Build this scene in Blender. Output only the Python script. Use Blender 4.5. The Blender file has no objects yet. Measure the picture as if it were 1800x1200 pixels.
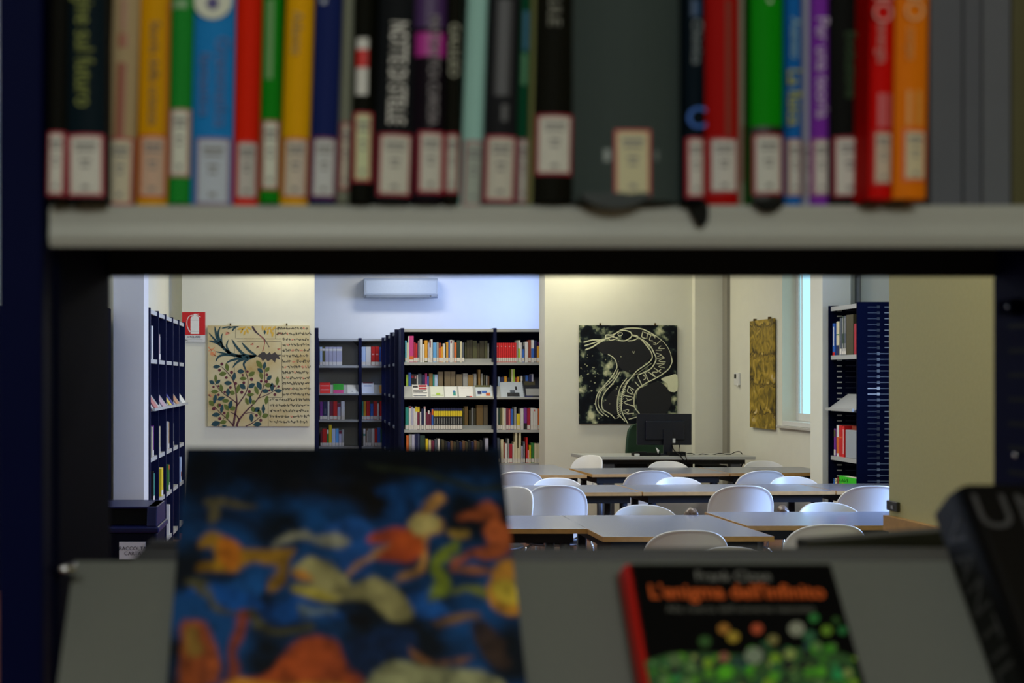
import bpy, bmesh, math, random
from mathutils import Vector
rnd = random.Random(7)
SC = bpy.context.scene
COL = SC.collection
# ---------------------------------------------------------------- camera, sky, lights, exposure
F, VX, VY, H = 2100.0, 555.0, 665.0, 1.54      # focal length in px of an 1800 px wide frame, vanishing point, eye height
cam_d = bpy.data.cameras.new('camera')
cam_d.sensor_width = 36.0
cam_d.lens = F / 1800 * 36
cam_d.shift_x = (900 - VX) / 1800
cam_d.shift_y = (VY - 600) / 1800
cam_d.clip_start = 0.05
cam_d.clip_end = 200
cam_d.dof.use_dof = True
cam_d.dof.focus_distance = 9.5
cam_d.dof.aperture_fstop = 4.9
cam = bpy.data.objects.new('camera', cam_d)
cam.location = (0, 0, H)
cam.rotation_euler = (math.pi / 2, 0, 0)
COL.objects.link(cam)
SC.camera = cam
SC.view_settings.view_transform = 'Standard'
SC.view_settings.look = 'None'
SC.view_settings.exposure = 0.0
SC.view_settings.gamma = 1.0
SC.view_settings.use_curve_mapping = False
SC.cycles.use_denoising = True
SC.cycles.max_bounces = 8
SC.cycles.sample_clamp_indirect = 6.0
W = bpy.data.worlds.new('sky'); SC.world = W
W.use_nodes = True
wb = W.node_tree.nodes['Background']
wb.inputs[0].default_value = (0.42, 0.80, 1.0, 1)
wb.inputs[1].default_value = 1.45

def area(name, loc, rot, sx, sy, power, color, spread=None):
    l = bpy.data.lights.new(name, 'AREA')
    l.shape = 'RECTANGLE'; l.size = sx; l.size_y = sy
    l.energy = power; l.color = color
    if spread: l.spread = spread
    o = bpy.data.objects.new(name, l); o.location = loc; o.rotation_euler = rot
    COL.objects.link(o)
    return o
WARM = (1.0, 0.94, 0.70)
NEUT = (1.0, 0.96, 0.84)
BLUE = (0.28, 0.46, 1.0)
PI = math.pi
area('overhead_light', (-0.30, 12.82, 3.32), (0, 0, 0), 0.5, 0.2, 16, WARM)
area('overhead_light', (2.95, 12.82, 3.32), (0, 0, 0), 0.5, 0.2, 18, WARM)
area('overhead_light', (1.2, 9.8, 3.3), (0, 0, 0), 1.2, 0.5, 62, NEUT)
area('overhead_light', (2.4, 8.6, 3.3), (0, 0, 0), 1.0, 0.4, 26, NEUT)
area('overhead_light', (2.0, 6.4, 3.3), (0, 0, 0), 1.2, 0.5, 10, NEUT)
area('overhead_light', (-1.9, 6.8, 3.3), (0, 0, 0), 1.0, 0.4, 20, (1.0, 0.97, 0.88))  # fill light added to brighten the left pier and the bin
area('overhead_light', (1.7, 3.5, 3.3), (0, 0, 0), 0.6, 0.4, 19, WARM)
area('alcove_lamp', (1.3, 16.75, 3.34), (0, 0, 0), 0.5, 0.25, 17, (0.95, 0.96, 0.95))
area('overhead_light', (1.5, 12.7, 3.3), (0, 0, 0), 0.8, 0.3, 20, NEUT)  # fill light added for the front of the wide alcove bookcase
area('window_daylight', (5.30, 7.2, 1.85), (0, PI / 2, 0), 1.5, 1.4, 215, BLUE, math.radians(130))
area('window_daylight', (3.60, 16.0, 2.65), (0, PI / 2, 0), 0.8, 2.2, 92, (0.34, 0.48, 1.0))
area('aisle_lamp', (0.15, -2.3, 2.75), (math.radians(62), 0, 0), 1.2, 0.5, 31, (0.96, 1.0, 0.93))

# ---------------------------------------------------------------- helpers
def X(px, Y): return (px - VX) * Y / F
def Z(py, Y): return H - (py - VY) * Y / F
def P(px, py, Y): return Vector((X(px, Y), Y, Z(py, Y)))
def lin(c): return c / 12.92 if c <= 0.04045 else ((c + 0.055) / 1.055) ** 2.4
def hexc(h, g=1.0):
    return tuple(min(0.92, lin(int(h[i:i + 2], 16) / 255) * g) for i in (0, 2, 4))
MATS = {}
def mat(h, rough=0.6, metal=0.0, g=1.0, grain=0.06, scale=40.0, bump=0.0, spec=0.5, name=None):
    key = (h, rough, metal, g, grain, scale, bump, spec)
    if key in MATS: return MATS[key]
    m = bpy.data.materials.new(name or ('mat_' + h)); m.use_nodes = True
    nt = m.node_tree; b = nt.nodes['Principled BSDF']
    c = hexc(h, g)
    b.inputs['Roughness'].default_value = rough
    b.inputs['Metallic'].default_value = metal
    b.inputs['Specular IOR Level'].default_value = spec
    tc = nt.nodes.new('ShaderNodeTexCoord')
    n = nt.nodes.new('ShaderNodeTexNoise'); n.inputs['Scale'].default_value = scale; n.inputs['Detail'].default_value = 3
    nt.links.new(tc.outputs['Object'], n.inputs['Vector'])
    r = nt.nodes.new('ShaderNodeMix'); r.data_type = 'RGBA'
    lo = tuple(v * (1 - grain) for v in c) + (1,); hi = tuple(min(1, v * (1 + grain)) for v in c) + (1,)
    r.inputs[6].default_value = lo; r.inputs[7].default_value = hi
    nt.links.new(n.outputs['Fac'], r.inputs[0])
    nt.links.new(r.outputs[2], b.inputs['Base Color'])
    if bump:
        bp = nt.nodes.new('ShaderNodeBump'); bp.inputs['Strength'].default_value = bump; bp.inputs['Distance'].default_value = 0.002
        nt.links.new(n.outputs['Fac'], bp.inputs['Height']); nt.links.new(bp.outputs[0], b.inputs['Normal'])
    MATS[key] = m
    return m

class MB:
    def __init__(s): s.v = []; s.f = []; s.m = []; s.mats = []; s.smooth = []
    def mi(s, m):
        if m not in s.mats: s.mats.append(m)
        return s.mats.index(m)
    def add(s, vs, fs, m, sm=False):
        o = len(s.v); k = s.mi(m)
        s.v += [tuple(a) for a in vs]
        for f in fs: s.f.append(tuple(i + o for i in f)); s.m.append(k); s.smooth.append(sm)
        return s
    def box(s, x0, x1, y0, y1, z0, z1, m):
        vs = [(x, y, z) for z in (z0, z1) for y in (y0, y1) for x in (x0, x1)]
        return s.add(vs, [(0, 2, 3, 1), (4, 5, 7, 6), (0, 1, 5, 4), (2, 6, 7, 3), (0, 4, 6, 2), (1, 3, 7, 5)], m)
    def prism(s, pts, d, m):
        """closed polygon pts (3-D, planar) pushed along vector d"""
        n = len(pts); d = Vector(d)
        a = [Vector(p) for p in pts]; vs = a + [p + d for p in a]
        fs = [tuple(range(n)), tuple(range(2 * n - 1, n - 1, -1))] + [(i, i + n, (i + 1) % n + n, (i + 1) % n) for i in range(n)]
        return s.add(vs, fs, m)
    def tube(s, path, r, m, n=8, cap=True):
        path = [Vector(p) for p in path]; vs = []; fs = []
        up0 = None
        for i, p in enumerate(path):
            t = (path[min(i + 1, len(path) - 1)] - path[max(i - 1, 0)]).normalized()
            if up0 is None:
                up0 = Vector((0, 0, 1)) if abs(t.z) < 0.9 else Vector((1, 0, 0))
            a = t.cross(up0)
            if a.length < 1e-4: a = t.cross(Vector((0, 1, 0)))
            a.normalize(); b = t.cross(a).normalized(); up0 = a.cross(t).normalized()
            rr = r[i] if isinstance(r, (list, tuple)) else r
            for k in range(n):
                th = 2 * PI * k / n
                vs.append(p + a * math.cos(th) * rr + b * math.sin(th) * rr)
        for i in range(len(path) - 1):
            for k in range(n):
                fs.append((i * n + k, i * n + (k + 1) % n, (i + 1) * n + (k + 1) % n, (i + 1) * n + k))
        if cap:
            fs.append(tuple(range(n))); fs.append(tuple(range((len(path) - 1) * n, len(path) * n)))
        return s.add(vs, fs, m, True)
    def mesh(s, name):
        me = bpy.data.meshes.new(name); me.from_pydata(s.v, [], s.f)
        for m in s.mats: me.materials.append(m)
        me.polygons.foreach_set('material_index', s.m)
        me.polygons.foreach_set('use_smooth', s.smooth)
        me.update()
        if any(s.smooth):
            bm = bmesh.new(); bm.from_mesh(me); bmesh.ops.recalc_face_normals(bm, faces=bm.faces); bm.to_mesh(me); bm.free()
        return me
    def obj(s, name, parent=None, loc=(0, 0, 0), bevel=0.0, world=False):
        me = s.mesh(name)
        if world and parent is not None:                 # vertices were given in world space
            off = parent.location
            q = parent.parent
            off = Vector(off)
            while q is not None: off = off + q.location; q = q.parent
            me.transform(__import__('mathutils').Matrix.Translation(-off))
        o = bpy.data.objects.new(name, me); COL.objects.link(o); o.location = loc
        if parent is not None: o.parent = parent
        if bevel:
            md = o.modifiers.new('bevel', 'BEVEL'); md.width = bevel; md.segments = 2; md.limit_method = 'ANGLE'
        return o
def tag(o, label, cat, group=None):
    o['label'] = label; o['category'] = cat
    if group: o['group'] = group
    return o
def empty(name, loc, label, cat, group=None):
    o = bpy.data.objects.new(name, None); COL.objects.link(o); o.location = loc; o.empty_display_size = 0.05
    return tag(o, label, cat, group)
def struct(o): o['kind'] = 'structure'; return o
def centred(mb, name, parent=None, bevel=0.0):
    """top-level mesh whose origin sits at its base centre"""
    xs = [v[0] for v in mb.v]; ys = [v[1] for v in mb.v]; zs = [v[2] for v in mb.v]
    c = Vector(((min(xs) + max(xs)) / 2, (min(ys) + max(ys)) / 2, min(zs)))
    mb.v = [(v[0] - c.x, v[1] - c.y, v[2] - c.z) for v in mb.v]
    return mb.obj(name, parent, c, bevel)

def text_obj(name, s, size, m, parent, origin, right, up, sx=1.0, extrude=0.0002, align='CENTER', space=1.0, bold=0.0, parent_space=True):
    cu = bpy.data.curves.new(name, 'FONT'); cu.body = s; cu.size = size; cu.align_x = align; cu.align_y = 'CENTER'
    cu.extrude = extrude; cu.space_character = space; cu.offset = bold
    t = bpy.data.objects.new('tmp', cu)
    me = bpy.data.meshes.new_from_object(t)
    bpy.data.objects.remove(t); bpy.data.curves.remove(cu)
    right = Vector(right).normalized(); up = Vector(up).normalized(); n = right.cross(up)
    base = Vector(origin) - (Vector(parent.location) if parent_space else Vector((0, 0, 0)))
    for v in me.vertices: v.co = base + right * v.co.x * sx + up * v.co.y + n * v.co.z
    me.materials.clear(); me.materials.append(m)
    me.name = name
    o = bpy.data.objects.new(name, me); COL.objects.link(o); o.parent = parent
    return o

def stroke(mb, pts, w, m, n, d=0.0):
    """flat ribbon of printed ink along pts lying in a plane with normal n (towards the viewer)"""
    n = Vector(n).normalized(); pts = [Vector(p) for p in pts]; L = []; 
    for i, p in enumerate(pts):
        t = (pts[min(i + 1, len(pts) - 1)] - pts[max(i - 1, 0)])
        s_ = t.cross(n).normalized()
        ww = (w[i] if isinstance(w, (list, tuple)) else w) / 2
        L.append((p + s_ * ww + n * d, p - s_ * ww + n * d))
    vs = [q for a in L for q in a]
    mb.add(vs, [(2 * i, 2 * i + 1, 2 * i + 3, 2 * i + 2) for i in range(len(pts) - 1)], m)
def patch(mb, pts, m, n, d=0.0):
    n = Vector(n).normalized()
    mb.add([Vector(p) + n * d for p in pts], [tuple(range(len(pts)))], m)
def smooth_loop(pts, k=3):
    """Catmull-Rom through closed 2-D/3-D points"""
    out = []; N = len(pts); pts = [Vector(p) for p in pts]
    for i in range(N):
        a, b, c, d = pts[i - 1], pts[i], pts[(i + 1) % N], pts[(i + 2) % N]
        for j in range(k):
            t = j / k
            out.append(0.5 * ((2 * b) + (c - a) * t + (2 * a - 5 * b + 4 * c - d) * t * t + (3 * b - a - 3 * c + d) * t ** 3))
    return out
def smooth_path(pts, k=4):
    out = []; N = len(pts); pts = [Vector(p) for p in pts]
    for i in range(N - 1):
        a, b, c, d = pts[max(i - 1, 0)], pts[i], pts[i + 1], pts[min(i + 2, N - 1)]
        for j in range(k):
            t = j / k
            out.append(0.5 * ((2 * b) + (c - a) * t + (2 * a - 5 * b + 4 * c - d) * t * t + (3 * b - a - 3 * c + d) * t ** 3))
    out.append(pts[-1]); return out

def ordn(i):
    w = ['first', 'second', 'third', 'fourth', 'fifth', 'sixth', 'seventh', 'eighth', 'ninth', 'tenth', 'eleventh', 'twelfth', 'thirteenth', 'fourteenth',
         'fifteenth', 'sixteenth', 'seventeenth', 'eighteenth', 'nineteenth', 'twentieth']
    if i <= 20: return w[i - 1]
    if i == 30: return 'thirtieth'
    return ('twenty-' if i < 30 else 'thirty-') + w[i % 10 - 1]

# ---------------------------------------------------------------- materials
WALL = mat('d9d8c6', 0.85, grain=0.03, scale=9, bump=0.15)
WALLB = mat('dcdad2', 0.85, grain=0.02, scale=9, bump=0.1)
OLIVE = mat('b6b07a', 0.8, grain=0.05, scale=60, bump=0.2)
CEIL = mat('e8e6dc', 0.9)
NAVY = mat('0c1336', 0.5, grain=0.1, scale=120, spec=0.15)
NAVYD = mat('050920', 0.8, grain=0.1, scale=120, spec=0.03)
GREY = mat('a9aaa4', 0.5, grain=0.05, scale=150)
GREYF = mat('b4b6ae', 0.38, grain=0.06, scale=300)
DARK = mat('101012', 0.55, spec=0.3)
BLACK = mat('050506', 0.6, spec=0.2)
CHROME = mat('d8dadc', 0.15, metal=1.0)
WHITE = mat('e6e4dc', 0.6)
PAPER = mat('e9e2cc', 0.8)
REDP = mat('b0182a', 0.7)
FRAMEW = mat('d6d6d0', 0.45)
WOODE = mat('b08548', 0.5, grain=0.25, scale=25)
TOPG = mat('6f7278', 0.24, grain=0.06, scale=80)
CHWHITE = mat('d9d6cb', 0.30, grain=0.01)

# ---------------------------------------------------------------- room shell
def wall(name, *boxes, m=WALL):
    mb = MB()
    for b in boxes: mb.box(*b, m)
    return struct(centred(mb, name))
def wood_floor():
    m = mat('7d452b', 0.35, grain=0.22, scale=7, bump=0.1, name='floor_terracotta')
    mb = MB().box(-2.8, 5.6, -3.2, 18.2, -0.1, 0, m)
    return struct(mb.obj('floor'))
wood_floor()
wall('ceiling', (-2.8, 5.6, -3.2, 18.2, 3.4, 3.5), m=CEIL)
wall('wall_back', (-0.65, 3.8, 17.75, 17.9, 0, 3.4), m=WALLB)
wall('wall_alcove_left', (-0.65, -0.5, 13.6, 17.75, 0, 3.4), m=WALLB)
wall('wall_alcove_right', (3.65, 3.8, 13.64, 14.8, 0, 3.4), (3.65, 3.8, 17.2, 17.75, 0, 3.4), (3.65, 3.8, 14.8, 17.2, 0, 2.2), (3.65, 3.8, 14.8, 17.2, 3.1, 3.4), m=WALLB)
wall('wall_back_left', (-1.49, -0.013, 13.3, 13.6, 0, 3.4), (-1.8, -1.49, 13.42, 13.6, 0, 3.4))
wall('wall_back_right', (2.552, 4.9, 13.3, 13.64, 0, 3.4))
wall('trim_1', (4.19, 4.53, 13.2, 13.3, 0, 3.4), m=WALL)
wall('trim_2', (4.495, 4.53, 13.06, 13.2, 0, 3.4), m=mat('8a877a', 0.6))
wall('wall_left', (-1.8, -1.64, 9.4, 13.42, 0, 3.4), (-2.8, -1.55, 9.25, 9.4, 0, 3.4))
wall('wall_left_pier', (-1.55, -1.316, 9.15, 9.4, 0, 3.4), m=mat('cfcdc6', 0.8, grain=0.02, scale=9, bump=0.1))
wall('wall_left_near', (-2.8, -2.65, -3.2, 9.25, 0, 3.4))
wall('wall_front', (-2.65, 2.4, -3.2, -3.05, 0, 3.4))
wall('wall_right', (4.53, 4.69, 11.6, 13.3, 0, 3.4), (4.53, 4.69, 10.0, 10.8, 0, 3.4), (4.53, 4.69, 10.8, 11.6, 0, 1.085), (4.665, 4.69, 10.8, 11.6, 1.085, 1.13), (4.53, 4.69, 10.8, 11.6, 2.8, 3.4))
wall('wall_right_return', (4.14, 4.37, 9.76, 9.9, 0, 3.4), (4.14, 5.6, 9.9, 10.0, 0, 3.4))
wall('wall_right_near', (5.4, 5.6, 5.0, 6.5, 0, 3.4), (5.4, 5.6, 8.2, 9.9, 0, 3.4), (5.4, 5.6, 6.5, 8.2, 0, 0.95), (5.4, 5.6, 6.5, 8.2, 2.7, 3.4))
wall('wall_partition', (2.4, 2.55, -3.2, 5.0, 0, 3.4), (2.55, 5.6, 4.85, 5.0, 0, 3.4), m=OLIVE)
wall('trim_3', (2.37, 2.4, 1.6, 4.99, 0.907, 0.97), m=WOODE)
mb = MB(); mb.tube([(4.466, 9.84, 0.0), (4.466, 9.84, 3.4)], 0.024, mat('6a6a64', 0.5), 12)
struct(centred(mb, 'trim_4'))
# window of the right wall
wm = struct(centred(MB().box(4.66, 4.682, 10.8, 10.86, 1.13, 2.8, FRAMEW).box(4.66, 4.682, 11.54, 11.6, 1.13, 2.8, FRAMEW)
     .box(4.66, 4.682, 10.86, 11.54, 1.13, 1.205, FRAMEW).box(4.66, 4.682, 10.86, 11.54, 2.74, 2.8, FRAMEW), 'window_1', bevel=0.004))
g = bpy.data.materials.new('window_glass'); g.use_nodes = True
nt = g.node_tree
for n_ in list(nt.nodes): nt.nodes.remove(n_)
o_ = nt.nodes.new('ShaderNodeOutputMaterial'); t_ = nt.nodes.new('ShaderNodeBsdfTransparent'); gl = nt.nodes.new('ShaderNodeBsdfGlossy')
gl.inputs['Roughness'].default_value = 0.05
mx = nt.nodes.new('ShaderNodeMixShader'); mx.inputs[0].default_value = 0.06
nt.links.new(t_.outputs[0], mx.inputs[1]); nt.links.new(gl.outputs[0], mx.inputs[2]); nt.links.new(mx.outputs[0], o_.inputs[0])
GLASS = g
MB().box(4.670, 4.674, 10.86, 11.54, 1.205, 2.74, GLASS).obj('pane', wm, world=True)
MB().box(4.664, 4.669, 11.455, 11.475, 1.205, 2.74, mat('f2f2ee', 0.4)).obj('mullion', wm, world=True)
struct(centred(MB().box(4.49, 4.66, 10.74, 11.66, 1.06, 1.085, mat('b9b5aa', 0.5)).box(4.53, 4.66, 10.8, 11.6, 1.085, 1.13, FRAMEW), 'window_1_sill', bevel=0.004))
for (wn, xa, ya, yb, za, zb, wx) in (('window_2', 5.44, 6.5, 8.2, 0.95, 2.7, 0), ('window_3', 3.69, 14.8, 17.2, 2.2, 3.1, 0)):
    mb = MB()
    k = 4
    for i in range(k + 1):
        yy = ya + (yb - ya) * i / k
        mb.box(xa, xa + 0.05, max(ya, yy - 0.03), min(yb, yy + 0.03), za, zb, FRAMEW)
    mb.box(xa, xa + 0.05, ya, yb, za, za + 0.06, FRAMEW).box(xa, xa + 0.05, ya, yb, zb - 0.06, zb, FRAMEW)
    wo = struct(centred(mb, wn))
    MB().box(xa + 0.02, xa + 0.028, ya, yb, za, zb, GLASS).obj('pane', wo, world=True)
# ---------------------------------------------------------------- tables
def table(x0, x1, y0, y1, rot, label, piv=None, group='grey topped reading tables', zt=0.74, mod=True):
    """x0..x1 width, y0..y1 depth before the table turns by rot about its front left corner"""
    w, d = x1 - x0, y1 - y0
    t = empty('reading_table', (x0, y0, 0), label, 'table', group)
    t.rotation_euler = (0, 0, rot)
    MB().box(0.003, w - 0.003, 0.003, d, zt - 0.024, zt, TOPG).obj('table_top', t, bevel=0.001)
    e = MB()
    e.box(0.0, w, 0.0, 0.003, zt - 0.026, zt - 0.0006, WOODE).box(0.0, 0.003, 0.003, d, zt - 0.026, zt - 0.0006, WOODE)
    e.box(w - 0.003, w, 0.003, d, zt - 0.026, zt - 0.0006, WOODE).box(0, w, d, d + 0.003, zt - 0.026, zt - 0.0006, WOODE)
    o = e.obj('edge_band', t); o['label'] = 'wood-toned edge band'
    fr = MB().box(0.06, w - 0.06, 0.07, 0.10, zt - 0.085, zt - 0.027, DARK).box(0.06, w - 0.06, d - 0.10, d - 0.07, zt - 0.085, zt - 0.027, DARK)
    fr.box(0.06, 0.09, 0.1, d - 0.1, zt - 0.085, zt - 0.027, DARK).box(w - 0.09, w - 0.06, 0.1, d - 0.1, zt - 0.085, zt - 0.027, DARK)
    fr.obj('frame', t)
    for (lx, ly) in ((0.10, 0.10), (w - 0.10, 0.10), (0.10, d - 0.10), (w - 0.10, d - 0.10)):
        MB().tube([(lx, ly, 0), (lx, ly, zt - 0.027)], 0.028, mat('4a4c52', 0.4, metal=0.6), 12).obj('leg', t)
    return t
table(0.0, 1.447, 6.36, 6.98, 0.0, 'grey table of the nearest row, left of the deep one that juts forward')
table(1.452, 2.325, 6.04, 6.99, 0.02, 'deep grey table of the nearest row that juts out towards the shelf')
table(2.345, 3.95, 6.49, 7.16, 0.02, 'grey table of the nearest row, right of the deep one that juts forward')
def R2(x): return 8.36 + 0.06 * (x - 1.38)
table(-0.76, 0.69, R2(-0.76), R2(-0.76) + 0.58, 0.06, 'grey table of the second row, mostly hidden behind the large painted book cover')
table(0.70, 2.30, R2(0.70), R2(0.70) + 0.58, 0.06, 'grey table of the second row, left of the pale seam line')
table(2.306, 3.70, R2(2.306), R2(2.306) + 0.58, 0.06, 'grey table of the second row, right of the pale seam line')
table(3.705, 5.1, R2(3.705), R2(3.705) + 0.58, 0.06, 'grey table of the second row, rightmost, in front of the navy perforated bookcase')
table(0.7, 2.25, 9.86, 11.05, 0.03, 'deep grey table of the third row, left, below the wide alcove bookcase')
table(2.315, 3.5, 10.0, 10.66, 0.08, 'grey table of the third row, in front of the monitor desk')
table(3.505, 4.45, 10.1, 10.76, 0.08, 'grey table of the third row, against the right window wall')
# teacher desk
dk = empty('desk', (2.67, 11.95, 0), 'long grey desk carrying the black monitor, by the rune picture wall', 'desk')
mb = MB().prism([(2.67, 12.5, 0.76), (2.735, 11.95, 0.76), (4.40, 11.95, 0.76), (4.40, 12.5, 0.76)], (0, 0, -0.034), mat('a6a79f', 0.4))
mb.obj('desk_top', dk, world=True, bevel=0.003)
MB().box(2.82, 4.32, 12.02, 12.06, 0.68, 0.726, DARK).obj('frame', dk, world=True)
for lx in (2.95, 4.22):
    MB().box(lx - 0.05, lx + 0.05, 12.0, 12.08, 0.0, 0.68, mat('4a4c52', 0.4, metal=0.5)).obj('leg', dk, world=True)
    MB().tube([(lx + 0.08, 12.03, 0.69), (lx + 0.0, 12.03, 0.5)], 0.008, DARK).obj('brace', dk, world=True)
MB().box(3.02, 3.36, 12.1, 12.4, 0.52, 0.70, BLACK).box(3.44, 3.82, 12.1, 12.4, 0.3, 0.70, BLACK).box(3.9, 4.15, 12.05, 12.3, 0.56, 0.66, BLACK).obj('under_desk_unit', dk, world=True)

# ---------------------------------------------------------------- chairs
def chair_back_mesh():
    mb = MB(); NT = 40; hw, hh, zc = 0.212, 0.185, 0.63; vs = []
    KS = [.16, .32, .48, .64, .78, .88, .935, .965, .985, 1.0]; NR = len(KS)
    RO = {.965: -.0045, .985: -.005, 1.0: -.001}
    def surf(x, z, off):
        y = -0.175 - 0.14 * (z - 0.45) + 0.065 * (x / hw) ** 2 - 0.02 * ((z - zc) / hh) ** 2
        return (x, y + off, z)
    for side in (0, 1):
        for k in KS:
            oo = RO.get(k, 0.0) if side == 0 else (0.010 if k < 1 else 0.007)
            for t in range(NT):
                th = 2 * PI * t / NT; c, s_ = math.cos(th), math.sin(th); e = 2 / 2.7
                x = hw * k * math.copysign(abs(c) ** e, c); z = zc + hh * k * math.copysign(abs(s_) ** e, s_)
                vs.append(surf(x, z, oo))
        vs.append(surf(0, zc, 0.0 if side == 0 else 0.010))
    fs = []; N1 = NR * NT + 1
    for side in (0, 1):
        b = side * N1
        for t in range(NT): fs.append((b + NR * NT, b + t, b + (t + 1) % NT))
        for r in range(NR - 1):
            for t in range(NT):
                fs.append((b + r * NT + t, b + r * NT + (t + 1) % NT, b + (r + 1) * NT + (t + 1) % NT, b + (r + 1) * NT + t))
    e0 = (NR - 1) * NT
    for t in range(NT): fs.append((e0 + t, e0 + (t + 1) % NT, N1 + e0 + (t + 1) % NT, N1 + e0 + t))
    mb.add(vs, fs, CHWHITE, True)
    return mb.mesh('backrest')
def disc_mesh(name, hw, hd, layers, m, e=0.75, yc=0.03):
    mb = MB(); NT = 32; vs = []
    for (k, z) in layers:
        for t in range(NT):
            th = 2 * PI * t / NT; c, s_ = math.cos(th), math.sin(th)
            vs.append((hw * k * math.copysign(abs(c) ** e, c), yc + hd * k * math.copysign(abs(s_) ** e, s_), z))
    fs = [tuple(range(NT)), tuple(range((len(layers) - 1) * NT, len(layers) * NT))]
    for r in range(len(layers) - 1):
        for t in range(NT): fs.append((r * NT + t, r * NT + (t + 1) % NT, (r + 1) * NT + (t + 1) % NT, (r + 1) * NT + t))
    mb.add(vs, fs, m, True); return mb.mesh(name)
BACK = chair_back_mesh()
SEAT = disc_mesh('seat', 0.205, 0.20, [(0.55, 0.405), (0.85, 0.415), (1, 0.44), (0.96, 0.455), (0.6, 0.45)], mat('17140f', 0.35))
UNDER = disc_mesh('seat_shell', 0.19, 0.19, [(0.4, 0.385), (0.8, 0.395), (1.0, 0.412)], mat('3a2114', 0.4))
LEGS = []
for (sx, sy) in ((-1, -1), (1, -1), (-1, 1), (1, 1)):
    LEGS.append(MB().tube(smooth_path([(sx * 0.10, 0.03 + sy * 0.06, 0.40), (sx * 0.17, 0.03 + sy * 0.13, 0.39), (sx * 0.20, 0.03 + sy * 0.18, 0.34), (sx * 0.235, 0.03 + sy * 0.22, 0.0)], 4), 0.010, CHROME).mesh('leg'))
SUP = MB().tube([(-0.07, 0.0, 0.40), (-0.07, -0.16, 0.42), (-0.07, -0.165, 0.56)], 0.010, CHROME).tube([(0.07, 0.0, 0.40), (0.07, -0.16, 0.42), (0.07, -0.165, 0.56)], 0.010, CHROME).mesh('back_support')
ARM = MB().tube(smooth_path([(0.19, -0.17, 0.62), (0.24, -0.20, 0.72), (0.275, -0.20, 0.775), (0.285, -0.15, 0.76)]), [0.012, 0.02, 0.026, 0.028, 0.028, 0.03, 0.03, 0.03, 0.03, 0.028, 0.024, 0.022, 0.02], mat('5f4a35', 0.35), 10).mesh('armrest')
def chair(x, y, facing, label, group, arm=0, s=1.0, zs=1.0):
    """facing 0: the sitter looks away from the camera (we see the back of the chair); pi: towards it"""
    t = empty('stacking_chair', (x, y, 0), label, 'chair', group)
    t.rotation_euler = (0, 0, facing); t.scale = (s, s, zs)
    for me, nm in [(BACK, 'backrest'), (SEAT, 'seat'), (UNDER, 'seat_shell'), (SUP, 'back_support')] + [(l, 'leg') for l in LEGS]:
        o = bpy.data.objects.new(nm, me); COL.objects.link(o); o.parent = t
    if arm:
        o = bpy.data.objects.new('armrest', ARM); COL.objects.link(o); o.parent = t; o['label'] = 'brown padded armrest'
        if arm < 0: o.scale = (-1, 1, 1)
    return t
GN = 'white chairs drawn up on the near side of the table rows'
GF = 'white chairs on the far side of the table rows, facing us'
def near(px, Y, label, s_=(1.03, 1.02)): return chair(X(px, Y), Y + 0.21, rnd.uniform(-0.06, 0.06), label, GN, s=s_[0], zs=s_[1])
def far(px, Y, label, **k): return chair(X(px, Y), Y - 0.22, PI + rnd.uniform(-0.08, 0.08), label, GF, zs=0.965, **k)
near(1214, 5.75, s_=(1, 1), label='white chair at front centre, its back above the black book with orange title')
near(1462, 5.98, s_=(1, 1), label='white chair at front right, its back nearest the right wall with wood rail')
far(1288, 5.34, 'white chair whose top edge just shows at the bottom, before the front centre chair')
far(1127, 7.12, 'far-side white chair of the nearest table row, left one, brown armrest at its right', arm=-1)
far(1452, 7.26, 'far-side white chair of the nearest table row, right one, brown armrest at its left', arm=1)
near(980, 7.98, 'near-side white chair of the second row, leftmost, blue light on its right half')
near(1310, 7.95, 'near-side white chair of the second row, middle, bright blue-lit back')
near(1534, 7.95, 'near-side white chair of the second row, rightmost, cut off by the wall edge')
far(975, 9.06, 'far-side white chair of the second row, leftmost, pale blue top')
far(1190, 9.12, 'far-side white chair of the second row, middle')
far(1389, 9.2, 'far-side white chair of the second row, right, below the gold stone picture')
near(915, 9.35, s_=(1, 1), label='near-side white chair of the third row, leftmost, next to the large painted book')
near(1145, 9.45, s_=(1, 1), label='near-side white chair of the third row, centre, below the monitor')
near(1341, 9.45, s_=(1, 1), label='near-side white chair of the third row, right')
far(1170, 10.9, 'far-side white chair of the third row, directly below the monitor')
far(1338, 10.95, 'far-side white chair of the third row, below the light switch')
chair(X(1010, 11.2), 11.2, 2.1, 'white chair turned sideways at the left end of the monitor desk', GF)
chair(X(868, 7.85), 7.85, 2.2, 'white chair turned sideways, half hidden behind the painted book edge', GN)

# ---------------------------------------------------------------- office chair, monitor, cables
oc = empty('office_chair', (3.62, 12.95, 0), 'dark green office chair behind the black monitor', 'chair')
GRN = mat('12351d', 0.5)
mb = MB(); NT = 28; vs = []
lay = [(0.55, 0.93), (0.60, 0.98), (0.72, 1.0), (0.85, 0.97), (0.97, 0.9), (1.03, 0.74), (1.055, 0.45)]
for (z, k) in lay:
    for t in range(NT):
        th = 2 * PI * t / NT; c, s_ = math.cos(th), math.sin(th)
        vs.append((3.62 + 0.245 * k * math.copysign(abs(c) ** 0.7, c), 13.08 + 0.05 * math.copysign(abs(s_) ** 0.7, s_) + 0.05 * (c * c) * -1, z))
fs = [tuple(range(NT)), tuple(range((len(lay) - 1) * NT, len(lay) * NT))] + [(r * NT + t, r * NT + (t + 1) % NT, (r + 1) * NT + (t + 1) % NT, (r + 1) * NT + t) for r in range(len(lay) - 1) for t in range(NT)]
mb.add(vs, fs, GRN, True); mb.obj('backrest', oc, world=True)
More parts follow.
